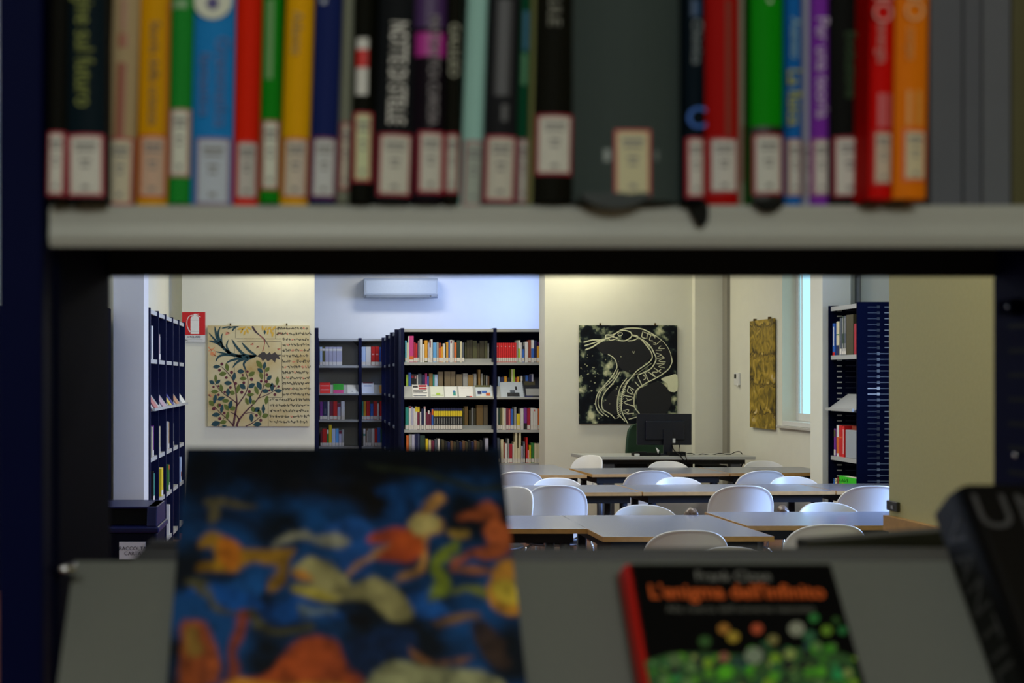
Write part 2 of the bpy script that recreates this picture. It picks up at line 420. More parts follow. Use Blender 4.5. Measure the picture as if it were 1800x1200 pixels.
o = bpy.data.objects.new('seat', disc_mesh('seat', 0.25, 0.22, [(0.8, 0.44), (1, 0.47), (1, 0.51), (0.8, 0.53)], GRN, yc=-0.08)); COL.objects.link(o); o.parent = oc
MB().tube([(3.62, 12.9, 0.08), (3.62, 12.9, 0.45)], 0.03, DARK).obj('gas_lift', oc, world=True)
MB().box(3.59, 3.65, 13.06, 13.1, 0.42, 0.6, DARK).obj('back_support', oc, world=True)
for k in range(5):
    a = 2 * PI * k / 5 + 0.3
    l = MB().tube([(3.62, 12.9, 0.09), (3.62 + 0.29 * math.cos(a), 12.9 + 0.29 * math.sin(a), 0.06)], [0.025, 0.015], DARK).obj('leg', oc, world=True)
    MB().tube([(3.62 + 0.29 * math.cos(a) - 0.015, 12.9 + 0.29 * math.sin(a), 0.025), (3.62 + 0.29 * math.cos(a) + 0.015, 12.9 + 0.29 * math.sin(a), 0.025)], 0.025, BLACK, 12).obj('caster', l, world=True)
YM = 12.2
mo = empty('monitor', (X(1169, YM), YM, 0.76), 'black computer monitor seen from behind on the grey desk', 'monitor')
x0, x1, z0, z1 = X(1120, YM), X(1216, YM), Z(782, YM), Z(727, YM)
MON = mat('0c0f1c', 0.35)
MB().box(x0, x1, YM, YM + 0.025, z0, z1, MON).obj('housing', mo, world=True, bevel=0.006)
MB().box(x0 + 0.08, x1 - 0.08, YM - 0.03, YM, z0 + 0.05, z1 - 0.07, MON).obj('rear_cover', mo, world=True, bevel=0.012)
MB().box(X(1164, YM), X(1180, YM), YM - 0.05, YM - 0.03, 0.77, z0 + 0.16, MON).obj('stand', mo, world=True, bevel=0.004)
MB().box(X(1145, YM), X(1196, YM), YM - 0.12, YM + 0.1, 0.761, 0.772, MON).obj('stand_base', mo, world=True, bevel=0.004)
MB().box(X(1178, YM), X(1185.5, YM), YM - 0.032, YM - 0.0305, Z(778, YM), Z(770, YM), WHITE).obj('sticker', mo, world=True)
MB().box(x0 + 0.01, x1 - 0.01, YM + 0.025, YM + 0.027, z0 + 0.015, z1 - 0.012, BLACK).obj('screen', mo, world=True)
tag(centred(MB().box(X(1115, 12.0), X(1163, 12.0), 12.03, 12.12, 0.761, 0.79, BLACK).box(X(1120, 12.0), X(1140, 12.0), 12.04, 12.1, 0.79, 0.80, DARK), 'power_strip', bevel=0.003), 'black box lying at the left of the monitor base', 'device')
tag(centred(MB().box(X(1178, 12.0), X(1207, 12.0), 12.02, 12.12, 0.761, 0.80, BLACK), 'hub', bevel=0.004), 'black box lying at the right of the monitor base', 'device')
tag(centred(MB().prism([P(1153, 786, 12.0), P(1159, 791, 12.0), P(1157, 797, 12.0), P(1155, 792, 12.0)], (0, 0.01, 0), WHITE), 'paper_slip'), 'small white slip of paper before the monitor stand', 'paper')
tag(centred(MB().box(X(1115, 12.02), X(1123, 12.02), 11.99, 12.02, 0.761, 0.785, mat('c9c9c0', 0.5)), 'plug', bevel=0.002), 'small pale plug at the left end of the black box', 'plug')
cab = [(1207, 797), (1216, 796.5), (1224, 800), (1235, 797.5), (1250, 799.5), (1265, 796.5), (1282, 798.5), (1292, 794.5), (1300, 793.5), (1305, 798)]
tag(centred(MB().tube(smooth_path([P(a, b, 12.25) for a, b in cab]), 0.0045, BLACK, 6), 'cable'), 'thin black cable wandering right along the desk', 'cable')
tag(centred(MB().tube(smooth_path([P(1181, 778, 12.16), P(1184, 790, 12.1), P(1195, 800, 11.94), P(1203, 812, 11.92), P(1208, 830, 11.93)]), 0.006, BLACK, 6)
   .tube(smooth_path([P(1195, 781, 12.16), P(1194, 794, 12.1), P(1204, 801, 11.93), P(1207, 808, 11.92), P(1211, 826, 11.93)]), 0.004, BLACK, 6), 'cable'), 'black cables hanging over the front edge of the desk', 'cable')
# light switch / thermostat on the right wall
def Yr(px, xw=4.53): return xw * F / (px - VX)
ya, yb = Yr(1302), Yr(1294)
sw = tag(centred(MB().box(4.505, 4.53, ya, yb, Z(677, ya), Z(655, ya), FRAMEW), 'thermostat', bevel=0.004), 'small white wall thermostat between the corner and the gold picture', 'thermostat')
MB().box(4.502, 4.506, (ya + yb) / 2, yb - 0.02, Z(665, ya), Z(657, ya), BLACK).obj('display', sw, world=True)
MB().box(4.50, 4.506, ya + 0.01, ya + 0.04, Z(679, ya), Z(674, ya), WHITE).obj('knob', sw, world=True)
# metal plate on the partition wall
yp = 2.4 * F / (1570 - VX)
pl = tag(centred(MB().box(2.385, 2.4, yp - 0.06, yp + 0.03, Z(897, yp), Z(880, yp), mat('3b3a33', 0.4, metal=0.6)), 'wall_socket', bevel=0.003), 'small dark wall socket above the wooden rail on the right wall', 'socket')
MB().box(2.382, 2.386, yp - 0.035, yp - 0.015, Z(893, yp), Z(887, yp), CHROME).obj('contact', pl, world=True)

# ---------------------------------------------------------------- air conditioner
YA = 17.5
ac = empty('air_conditioner', (X(704, YA), YA, Z(524, YA)), 'white wall air conditioner above the alcove bookcases', 'air conditioner')
ax0, ax1, az0 = X(640, YA), X(770, YA), Z(524, YA)
ACW = mat('9ba2a8', 0.4)
MB().prism([(ax0, 17.75, az0 + 0.02), (ax0, YA + 0.04, az0), (ax0, YA, az0 + 0.055), (ax0, YA, az0 + 0.26), (ax0, YA + 0.05, az0 + 0.30), (ax0, 17.75, az0 + 0.30)], (ax1 - ax0, 0, 0), ACW).obj('casing', ac, world=True, bevel=0.006)
MB().box(ax0 + 0.03, ax1 - 0.12, YA + 0.0, YA + 0.03, az0 + 0.008, az0 + 0.05, mat('6f767c', 0.4)).obj('outlet_flap', ac, world=True, bevel=0.003)
MB().box(ax0 + 0.03, ax1 - 0.03, YA - 0.004, YA, az0 + 0.065, az0 + 0.25, mat('a3abb1', 0.35)).obj('front_panel', ac, world=True, bevel=0.002)
MB().box(ax1 - 0.10, ax1 - 0.01, YA + 0.0, YA + 0.02, az0 + 0.02, az0 + 0.045, mat('7e858c', 0.4)).obj('indicator', ac, world=True)

# ---------------------------------------------------------------- posters and signs
def conv(ox, oy, s, Y):
    return lambda cx, cy: P(ox + cx / s, oy + cy / s, Y)
NF = (0, -1, 0)
def hooks(root, pts, Y):
    for (px, py) in pts:
        MB().box(X(px, Y) - 0.008, X(px, Y) + 0.008, Y - 0.004, Y + 0.02, Z(py + 1, Y), Z(py - 3, Y), mat('5b4a2a', 0.4, metal=0.5)).obj('hook', root, world=True)
def poster(name, px0, px1, py0, py1, Y, m, label):
    x0, x1, z0, z1 = X(px0, Y), X(px1, Y), Z(py1, Y), Z(py0, Y)
    return tag(centred(MB().box(x0, x1, Y, Y + 0.02, z0, z1, m), name), label, 'picture', 'square art prints hung on the walls')
def leafpts(c, cx, cy, L, Wd, ang):
    a = math.radians(ang); out = []
    for (u, v) in ((-.5, 0), (-.25, .38), (0, .5), (.25, .36), (.5, 0), (.25, -.36), (0, -.5), (-.25, -.38)):
        x, y = u * L, v * Wd
        out.append(c(cx + x * math.cos(a) - y * math.sin(a), cy - (x * math.sin(a) + y * math.cos(a))))
    return out
def noise_mat(name, stops, scale, detail=6, rough=0.6, dist=0.0, stretch=(1, 1, 1)):
    m = bpy.data.materials.new(name); m.use_nodes = True; nt = m.node_tree; b = nt.nodes['Principled BSDF']
    b.inputs['Roughness'].default_value = rough; b.inputs['Specular IOR Level'].default_value = 0.15
    tc = nt.nodes.new('ShaderNodeTexCoord'); mp = nt.nodes.new('ShaderNodeMapping'); mp.inputs['Scale'].default_value = stretch
    n = nt.nodes.new('ShaderNodeTexNoise'); n.inputs['Scale'].default_value = scale; n.inputs['Detail'].default_value = detail; n.inputs['Distortion'].default_value = dist
    r = nt.nodes.new('ShaderNodeValToRGB')
    while len(r.color_ramp.elements) < len(stops): r.color_ramp.elements.new(0.5)
    for e, (p, h) in zip(r.color_ramp.elements, stops): e.position = p; e.color = hexc(h) + (1,)
    nt.links.new(tc.outputs['Object'], mp.inputs[0]); nt.links.new(mp.outputs[0], n.inputs['Vector'])
    nt.links.new(n.outputs['Fac'], r.inputs[0]); nt.links.new(r.outputs[0], b.inputs['Base Color'])
    return m
YP = 13.27
pm = noise_mat('parchment_print', [(0.28, 'a8863c'), (0.42, 'bfae80'), (0.6, 'c9bf98'), (0.8, 'c4b98e')], 2.2, 5)
po = poster('botanical_print', 365, 544, 572, 749, YP, pm, 'square botanical print with branches, berries and handwriting, beside the fire sign')
c = conv(350, 560, 6.0, YP)
TEAL, GREEN, DGR, BRN, BERRY, RUST, YEL, INK, PINK = mat('153f46', .7), mat('5c6a26', .7), mat('234a3a', .7), mat('4d2630', .7), mat('5a1a2c', .7), mat('9c4a44', .7), mat('c9a23a', .7), mat('3d3a2c', .7), mat('d07a62', .7)
mb = MB()
for pts, w in (([(360, 1135), (380, 1010), (398, 900), (392, 800), (370, 680), (320, 590), (235, 505)], (26, 20, 16, 12, 10, 9, 6)),
               ([(398, 920), (470, 820), (508, 740), (515, 640), (490, 560), (470, 480)], (14, 12, 10, 9, 7, 5)),
               ([(398, 890), (320, 830), (240, 775), (165, 685)], (12, 10, 8, 5)),
               ([(395, 1135), (420, 1070), (500, 970), (600, 870), (660, 770), (690, 660), (690, 520)], (26, 20, 15, 12, 10, 8, 5)),
               ([(620, 840), (720, 800), (790, 760), (840, 700)], (9, 8, 6, 4)), ([(420, 1060), (390, 1015), (330, 985)], (16, 10, 6)),
               ([(355, 1120), (290, 1050), (220, 990), (160, 920)], (14, 10, 8, 5)), ([(490, 1135), (560, 1100), (650, 1030)], (12, 10, 6)),
               ([(490, 1000), (540, 990), (600, 1010)], (8, 6, 4)), ([(200, 1135), (240, 1080), (270, 1040)], (8, 7, 5))):
    p = smooth_path([c(*q) for q in pts], 4)
    ws = []
    for i in range(len(p)):
        t = i / (len(p) - 1) * (len(w) - 1); k = min(int(t), len(w) - 2); ws.append((w[k] + (w[k + 1] - w[k]) * (t - k)) / 6 * YP / F)
    stroke(mb, p, ws, BRN, NF, 0.0012)
mb.obj('printed_branches', po, world=True)
mb = MB()
for (x, y, L, Wd, a, k) in ((185, 505, 75, 34, 5, 1), (295, 510, 40, 75, 10, 0), (250, 580, 75, 42, 10, 0), (370, 610, 40, 75, -10, 1), (305, 678, 75, 40, 0, 1), (175, 630, 30, 75, 0, 0), (135, 670, 60, 35, -30, 1),
    (200, 665, 60, 30, 40, 1), (235, 730, 38, 70, 10, 0), (165, 768, 75, 36, 0, 0), (305, 775, 42, 70, 0, 1), (350, 780, 55, 42, -20, 0), (410, 740, 40, 85, -15, 0), (440, 555, 70, 40, 0, 1), (555, 582, 75, 42, 35, 0),
    (465, 630, 70, 36, 0, 0), (460, 715, 70, 45, -40, 1), (555, 705, 75, 42, 30, 1), (605, 755, 42, 80, 20, 0), (540, 800, 80, 36, 5, 0), (505, 870, 36, 70, 20, 0), (540, 855, 32, 75, 0, 1), (575, 878, 45, 40, 40, 0),
    (635, 480, 50, 85, 35, 0), (690, 495, 36, 70, -10, 1), (720, 535, 60, 36, 50, 0), (645, 545, 70, 36, -35, 1), (655, 600, 40, 70, 15, 0), (740, 622, 65, 36, 45, 1), (635, 705, 50, 80, 25, 1), (730, 700, 75, 42, 0, 0),
    (770, 720, 42, 80, 0, 1), (700, 762, 75, 38, 0, 1), (825, 655, 36, 80, -5, 0), (835, 760, 75, 36, 0, 1), (712, 858, 42, 80, -10, 0), (168, 845, 38, 90, -10, 1), (130, 890, 50, 60, 40, 0), (232, 840, 80, 36, 20, 1),
    (280, 865, 75, 36, 0, 0), (330, 905, 42, 80, -15, 1), (240, 950, 36, 80, -8, 1), (290, 935, 42, 70, 35, 0), (355, 945, 60, 44, 25, 0), (180, 1012, 85, 40, 5, 1), (300, 1022, 36, 75, -10, 0), (175, 1105, 90, 50, 15, 1),
    (255, 1090, 70, 38, 10, 0), (570, 955, 45, 55, 20, 0), (612, 957, 65, 44, 30, 1), (678, 950, 36, 85, 0, 1), (638, 990, 38, 65, 20, 0), (697, 1022, 70, 44, 20, 0), (552, 1042, 45, 75, 5, 1), (615, 1112, 85, 45, 5, 1), (265, 1130, 50, 20, 0, 1), (205, 915, 36, 40, 0, 0)):
    patch(mb, leafpts(c, x, y, L * 1.12, Wd * 1.2, a), (GREEN, TEAL)[k], NF, 0.0018)
mb.obj('printed_leaves', po, world=True)['kind'] = 'stuff'
mb = MB()
for (x, y, r) in ((240, 478, 17), (215, 542, 16), (342, 565, 18), (288, 620, 15), (385, 682, 17), (330, 725, 15), (152, 718, 13), (205, 710, 12), (270, 772, 13), (205, 802, 14), (510, 556, 14), (460, 592, 12), (553, 638, 18),
    (472, 675, 16), (450, 775, 18), (530, 768, 17), (715, 590, 15), (655, 658, 15), (710, 662, 17), (742, 755, 12), (795, 710, 12), (838, 714, 12), (798, 800, 16), (218, 910, 17), (155, 948, 19), (265, 995, 15), (218, 1052, 18), (605, 1020, 15), (650, 1070, 17)):
    patch(mb, [c(x + r * math.cos(t * PI / 5), y + r * math.sin(t * PI / 5)) for t in range(10)], BERRY, NF, 0.0022)
mb.obj('printed_berries', po, world=True)['kind'] = 'stuff'
mb = MB()
for pts, wmax in (([(610, 390), (480, 400), (340, 370), (260, 310), (170, 225), (100, 145)], 30), ([(610, 390), (470, 385), (350, 385), (250, 290), (235, 200), (250, 150)], 24), ([(600, 395), (480, 380), (390, 290), (345, 215)], 28),
    ([(605, 390), (520, 330), (450, 250)], 26), ([(590, 395), (440, 400), (310, 375), (170, 345)], 24), ([(590, 395), (440, 415), (340, 440), (285, 468)], 26), ([(590, 395), (460, 430), (400, 460), (350, 520)], 26),
    ([(420, 395), (280, 380), (205, 400), (175, 455)], 24), ([(300, 340), (200, 260), (100, 232)], 26), ([(250, 300), (190, 200), (165, 80)], 28), ([(250, 290), (200, 170), (225, 80)], 22), ([(330, 360), (290, 290), (310, 220)], 18),
    ([(600, 395), (510, 430), (470, 480), (500, 545)], 24), ([(300, 110), (340, 90), (420, 80)], 14), ([(350, 130), (370, 100), (400, 85)], 18), ([(240, 100), (290, 90), (330, 82)], 16)):
    p = smooth_path([c(*q) for q in pts], 4); n = len(p)
    stroke(mb, p, [max(0.002, wmax / 6 * YP / F * math.sin(PI * min(1, 0.08 + 0.92 * i / (n - 1))) ** 0.6) for i in range(n)], TEAL, NF, 0.0014)
mb.obj('printed_long_leaves', po, world=True)
mb = MB()
patch(mb, [c(*q) for q in ((610, 395), (660, 355), (690, 350), (715, 375), (745, 350), (760, 375), (800, 352), (825, 378), (875, 380), (840, 395), (858, 430), (815, 415), (800, 462), (765, 425), (725, 450), (700, 420), (672, 448), (650, 410))], mat('3c3634', .7), NF, 0.0016)
stroke(mb, smooth_path([c(*q) for q in ((560, 80), (600, 140), (660, 190), (700, 230), (740, 300))]), [0.02] * 5 + [0.012] * 6 + [0.007] * 6, mat('3a2733', .7), NF, 0.0016)
stroke(mb, smooth_path([c(*q) for q in ((640, 175), (690, 230), (685, 290), (670, 345))]), 0.008, RUST, NF, 0.0018)
for (x, y, a) in ((450, 130, 60), (480, 150, 70), (430, 105, 20), (510, 130, 110), (530, 100, 150), (670, 100, 100), (700, 110, 60), (740, 100, 30), (725, 140, 80), (760, 130, 100), (775, 165, 80), (790, 100, 50), (470, 100, 40)):
    patch(mb, leafpts(c, x, y, 62, 22, a), YEL, NF, 0.0017)
patch(mb, leafpts(c, 692, 140, 50, 22, 95), TEAL, NF, 0.002)
for (pts) in (((385, 80), (385, 205)), ((395, 210), (865, 212)), ((400, 240), (868, 240)), ((868, 240), (880, 830)), ((806, 80), (806, 210)), ((730, 830), (730, 1135)), ((730, 832), (880, 830)), ((372, 240), (372, 640))):
    stroke(mb, [c(*q) for q in pts], 0.004, INK, NF, 0.0013)
mb.obj('printed_frames', po, world=True)
mb = MB()
for k in range(18):
    y = 100 + 58 * k; xs = 815 if k < 2 else (880 if k < 13 else 745); x = xs
    while x < 1150:
        L = rnd.uniform(10, 34); q = []
        n = max(3, int(L / 6))
        for i in range(n + 1): q.append(c(x + L * i / n, y + rnd.uniform(-11, 11) + (7 if i % 2 else -6)))
        stroke(mb, q, 0.0095, PINK if rnd.random() < 0.05 else INK, NF, 0.0012)
        if rnd.random() < 0.7: stroke(mb, [c(x + L * .4, y + 11), c(x + L * .4 + 7, y + 11)], 0.006, INK, NF, 0.0012)
        x += L + rnd.uniform(5, 12)
for (x, y, s) in ((300, 155, 26), (130, 320, 40), (140, 370, 46), (115, 810, 24), (560, 265, 18), (620, 300, 18), (840, 320, 18), (850, 160, 30)):
    for j in range(5):
        stroke(mb, [c(x + rnd.uniform(-s, s), y + rnd.uniform(-s, s) * .6), c(x + rnd.uniform(-s, s), y + rnd.uniform(-s, s) * .6)], 0.008, mat('d9814f', .7) if s > 30 else PINK, NF, 0.0011)
mb.obj('printed_script', po, world=True)['kind'] = 'stuff'
hooks(po, ((405, 571), (504, 571)), YP)

sm_ = noise_mat('rune_stone_print', [(0.40, '06090f'), (0.50, '0a1018'), (0.545, '26302e'), (0.59, '7c8468'), (0.67, 'd0d0a6')], 6.5, 10)
po = poster('rune_print', 1018, 1190.5, 571.5, 744.5, YP, sm_, 'square dark print of a rune-carved serpent, left of the monitor')
c = conv(1010, 560, 6.316, YP)
CREAM = mat('d9dab4', .7); NIGHT = mat('05070c', .7)
mb = MB()
patch(mb, smooth_loop([c(*q) for q in ((240, 280), (420, 245), (600, 255), (740, 235), (830, 330), (850, 420), (740, 530), (620, 600), (500, 540), (430, 420), (300, 380))]), NIGHT, NF, 0.0010)
patch(mb, smooth_loop([c(*q) for q in ((320, 940), (400, 820), (500, 740), (480, 900), (500, 1040), (420, 1060), (340, 1010))]), NIGHT, NF, 0.0010)
patch(mb, smooth_loop([c(*q) for q in ((560, 110), (740, 120), (900, 195), (1030, 330), (1070, 450), (1000, 590), (900, 650), (740, 745), (670, 850), (670, 980), (600, 1120), (540, 1000), (560, 820), (660, 680), (880, 540), (880, 380), (760, 230))]), NIGHT, NF, 0.0010)
patch(mb, smooth_loop([c(*q) for q in ((700, 800), (800, 740), (940, 700), (1060, 820), (1060, 980), (940, 1100), (760, 1100), (690, 960))]), NIGHT, NF, 0.0010)
patch(mb, smooth_loop([c(*q) for q in ((960, 670), (1060, 630), (1138, 625), (1138, 800), (1040, 800), (1030, 720))]), CREAM, NF, 0.0009)
S = [([(500, 130), (560, 110), (640, 104), (730, 110), (800, 135), (900, 190)], 12), ([(900, 190), (980, 250), (1035, 320), (1070, 400), (1085, 470)], 6), ([(1085, 470), (1050, 550), (980, 610), (900, 660), (800, 710), (740, 750), (690, 790), (665, 850), (660, 900), (665, 980), (720, 1055)], 11),
    ([(640, 185), (700, 205), (780, 250), (845, 310), (880, 380), (903, 430), (895, 480), (850, 550), (780, 590), (700, 625)], 12), ([(690, 205), (740, 230), (800, 300), (850, 370), (862, 430), (830, 480), (760, 530), (690, 580), (640, 640), (590, 700), (540, 800), (520, 900), (520, 1000), (545, 1080), (590, 1160)], 11),
    ([(580, 660), (520, 740), (490, 820), (475, 900), (475, 1000), (490, 1060), (560, 1140)], 9), ([(100, 262), (200, 235), (300, 235), (380, 210), (440, 190)], 14), ([(110, 300), (200, 272), (280, 245)], 12), ([(120, 345), (200, 312), (260, 272), (330, 235)], 15),
    ([(345, 215), (350, 180), (420, 180), (500, 135)], 12), ([(380, 215), (400, 240), (480, 212), (420, 205)], 10), ([(500, 135), (560, 130), (620, 150), (635, 190), (600, 225), (550, 245), (480, 238)], 12), ([(640, 180), (695, 190), (700, 215), (650, 240), (590, 245)], 11), ([(480, 170), (500, 155), (530, 160), (520, 185), (490, 190), (480, 170)], 7),
    ([(370, 395), (430, 430), (460, 480), (470, 540), (440, 600), (400, 660), (330, 740), (270, 810), (240, 880), (235, 960), (260, 1030), (320, 1080)], 10), ([(500, 590), (470, 650), (420, 720), (350, 800), (310, 870), (300, 950), (320, 1010), (400, 1060), (450, 1110)], 10), ([(485, 560), (450, 640), (390, 710), (320, 770), (270, 860), (262, 950), (300, 1030), (380, 1090)], 8),
    ([(760, 140), (745, 200), (790, 220)], 10), ([(770, 150), (880, 190), (890, 215)], 9), ([(810, 165), (800, 225)], 8), ([(850, 180), (830, 235), (870, 245)], 8), ([(870, 260), (900, 270), (890, 285), (870, 280)], 6), ([(960, 240), (900, 290)], 6), ([(1000, 330), (930, 330), (960, 300)], 6), ([(900, 350), (970, 350)], 7), ([(905, 380), (960, 400), (920, 420)], 7),
    ([(960, 400), (1000, 440)], 6), ([(915, 440), (1000, 430), (930, 470), (1010, 480)], 7), ([(910, 500), (1000, 500), (930, 530), (1000, 545)], 7), ([(880, 545), (960, 600)], 8), ([(900, 600), (960, 560)], 8), ([(820, 590), (900, 650), (860, 600), (900, 590)], 9), ([(760, 620), (790, 660), (760, 680)], 8), ([(780, 600), (825, 700)], 9), ([(700, 640), (750, 745)], 9), ([(670, 700), (720, 755)], 9),
    ([(590, 745), (660, 790)], 9), ([(600, 760), (585, 810), (640, 840)], 8), ([(620, 780), (655, 845)], 8), ([(540, 850), (660, 880), (545, 930), (660, 970)], 9), ([(570, 880), (600, 910)], 7), ([(540, 1020), (600, 1010), (590, 1050), (660, 1050)], 9), ([(560, 1030), (600, 1060), (550, 1050)], 8), ([(600, 1115), (695, 1090)], 10), ([(1065, 380), (1080, 470)], 8), ([(640, 360), (655, 385), (665, 360)], 4)]
for pts, w in S: stroke(mb, smooth_path([c(*q) for q in pts], 3), w / 6.3 * YP / F, CREAM, NF, 0.0016)
for i in range(16):   # hatching along the tail
    t = i / 15; x = 590 - 95 * t ** .6; y = 690 + 400 * t
    stroke(mb, [c(x - 26, y + 16), c(x + 18, y - 18)], 0.006, CREAM, NF, 0.0018)
for i in range(18):
    t = i / 17; x = 835 - 200 * t; y = 490 + 140 * t
    stroke(mb, [c(x - 6, y + 26), c(x + 20, y + 4)], 0.0055, CREAM, NF, 0.0018)
for i in range(90):
    x, y = rnd.uniform(70, 520), rnd.uniform(380, 1120)
    if rnd.random() < 0.5: x, y = rnd.uniform(60, 640), rnd.uniform(520, 760)
    r = rnd.uniform(2, 9)
    patch(mb, [c(x + r * math.cos(t * PI / 3) * rnd.uniform(.6, 1.5), y + r * math.sin(t * PI / 3)) for t in range(6)], mat('a8ab84', .7), NF, 0.0012)
mb.obj('printed_carving', po, world=True)['kind'] = 'stuff'
hooks(po, ((1055.5, 570.5), (1152, 570.5)), YP)
# the gold print on the right wall
ya, yb = Yr(1362.8, 4.515), Yr(1321.2, 4.515)
gm = bpy.data.materials.new('gold_stone_print'); gm.use_nodes = True; nt = gm.node_tree; b = nt.nodes['Principled BSDF']; b.inputs['Roughness'].default_value = 0.55
tc = nt.nodes.new('ShaderNodeTexCoord'); mp = nt.nodes.new('ShaderNodeMapping'); mp.inputs['Rotation'].default_value = (0, PI / 2, PI / 2); mp.inputs['Scale'].default_value = (1, 1, 1)
n1 = nt.nodes.new('ShaderNodeTexNoise'); n1.inputs['Scale'].default_value = 8; n1.inputs['Detail'].default_value = 8; n1.inputs['Distortion'].default_value = 1.2
sx = nt.nodes.new('ShaderNodeSeparateXYZ'); ma = nt.nodes.new('ShaderNodeMath'); ma.operation = 'MULTIPLY_ADD'; ma.inputs[1].default_value = 0.3
mf = nt.nodes.new('ShaderNodeMath'); mf.operation = 'MULTIPLY'; mf.inputs[1].default_value = 3.4
mfr = nt.nodes.new('ShaderNodeMath'); mfr.operation = 'FRACT'
r1 = nt.nodes.new('ShaderNodeValToRGB')
for e, (p_, h_) in zip([r1.color_ramp.elements[0], r1.color_ramp.elements[1], r1.color_ramp.elements.new(.5), r1.color_ramp.elements.new(.7)], ((0.25, '1e1804'), (0.9, 'e0cc68'), (0.45, '826c16'), (0.62, 'b2942e'))): e.position = p_; e.color = hexc(h_) + (1,)
r2 = nt.nodes.new('ShaderNodeValToRGB'); r2.color_ramp.elements[0].position = 0.03; r2.color_ramp.elements[0].color = (.15, .12, .05, 1); r2.color_ramp.elements[1].position = 0.16; r2.color_ramp.elements[1].color = (1, 1, 1, 1)
mm = nt.nodes.new('ShaderNodeMix'); mm.data_type = 'RGBA'; mm.blend_type = 'MULTIPLY'; mm.inputs[0].default_value = 0.9
nt.links.new(tc.outputs['Object'], n1.inputs['Vector']); nt.links.new(tc.outputs['Object'], sx.inputs[0])
nt.links.new(n1.outputs['Fac'], ma.inputs[0]); nt.links.new(sx.outputs['Z'], ma.inputs[2]); nt.links.new(ma.outputs[0], mf.inputs[0]); nt.links.new(mf.outputs[0], mfr.inputs[0]); nt.links.new(mfr.outputs[0], r2.inputs[0])
nt.links.new(n1.outputs['Fac'], r1.inputs[0]); nt.links.new(r1.outputs[0], mm.inputs[6]); nt.links.new(r2.outputs[0], mm.inputs[7]); nt.links.new(mm.outputs[2], b.inputs['Base Color'])
po = tag(centred(MB().box(4.495, 4.515, ya, yb, Z(753, 12.0), Z(561.5, 12.0), gm), 'stone_print'), 'gold print of old stone masonry on the right wall near the window', 'picture', 'square art prints hung on the walls')
for yy in (ya + 0.12, yb - 0.12):
    MB().box(4.49, 4.52, yy - 0.008, yy + 0.008, Z(561.5, 12.0) - 0.004, Z(561.5, 12.0) + 0.02, mat('5b4a2a', 0.4, metal=0.5)).obj('hook', po, world=True)
# fire extinguisher sign
c = conv(180, 480, 6.0, YP + 0.015)
Yg = YP + 0.015
sg = tag(centred(MB().box(X(320, Yg), X(361, Yg), Yg, Yg + 0.01, Z(601.5, Yg), Z(548.3, Yg), mat('cfcfca', 0.5)), 'fire_extinguisher_sign'), 'red and white fire extinguisher sign left of the botanical print', 'sign')
mb = MB(); patch(mb, [c(840, 410), c(1085, 410), c(1085, 652), c(840, 652)], mat('c00a12', .45), NF, 0.0008); mb.obj('red_field', sg, world=True)
SW = mat('dcdcd4', .5)
mb = MB(); patch(mb, [c(*q) for q in ((930, 640), (930, 478), (938, 462), (962, 448), (962, 428), (988, 428), (988, 448), (1012, 462), (1020, 478), (1020, 640))], SW, NF, 0.0014)
stroke(mb, smooth_path([c(*q) for q in ((958, 442), (915, 455), (893, 500), (893, 550), (908, 590), (925, 618))]), [0.008] * 17 + [0.012] * 4, SW, NF, 0.0014)
stroke(mb, [c(985, 434), (c(1022, 430))], 0.007, SW, NF, 0.0014); stroke(mb, [c(988, 440), c(1036, 463)], 0.008, SW, NF, 0.0014)
mb.obj('extinguisher_symbol', sg, world=True)
mb = MB()
for y in (495, 612): stroke(mb, [c(934, y), c(1016, y)], 0.003, mat('8a8a84', .5), NF, 0.002)
stroke(mb, [c(905, 700), c(1055, 700), c(1055, 718), c(905, 718), c(905, 700)], 0.002, mat('9a9a94', .5), NF, 0.001)
mb.obj('symbol_lines', sg, world=True)
text_obj('lettering', 'A POLVERE', 0.030, mat('2a2a2a', .6), sg, c(965, 673) + Vector((0, -0.001, 0)), (1, 0, 0), (0, 0, 1), bold=0.0004)
text_obj('lettering', 'N.', 0.030, mat('2a2a2a', .6), sg, c(890, 709) + Vector((0, -0.001, 0)), (1, 0, 0), (0, 0, 1), bold=0.0004)
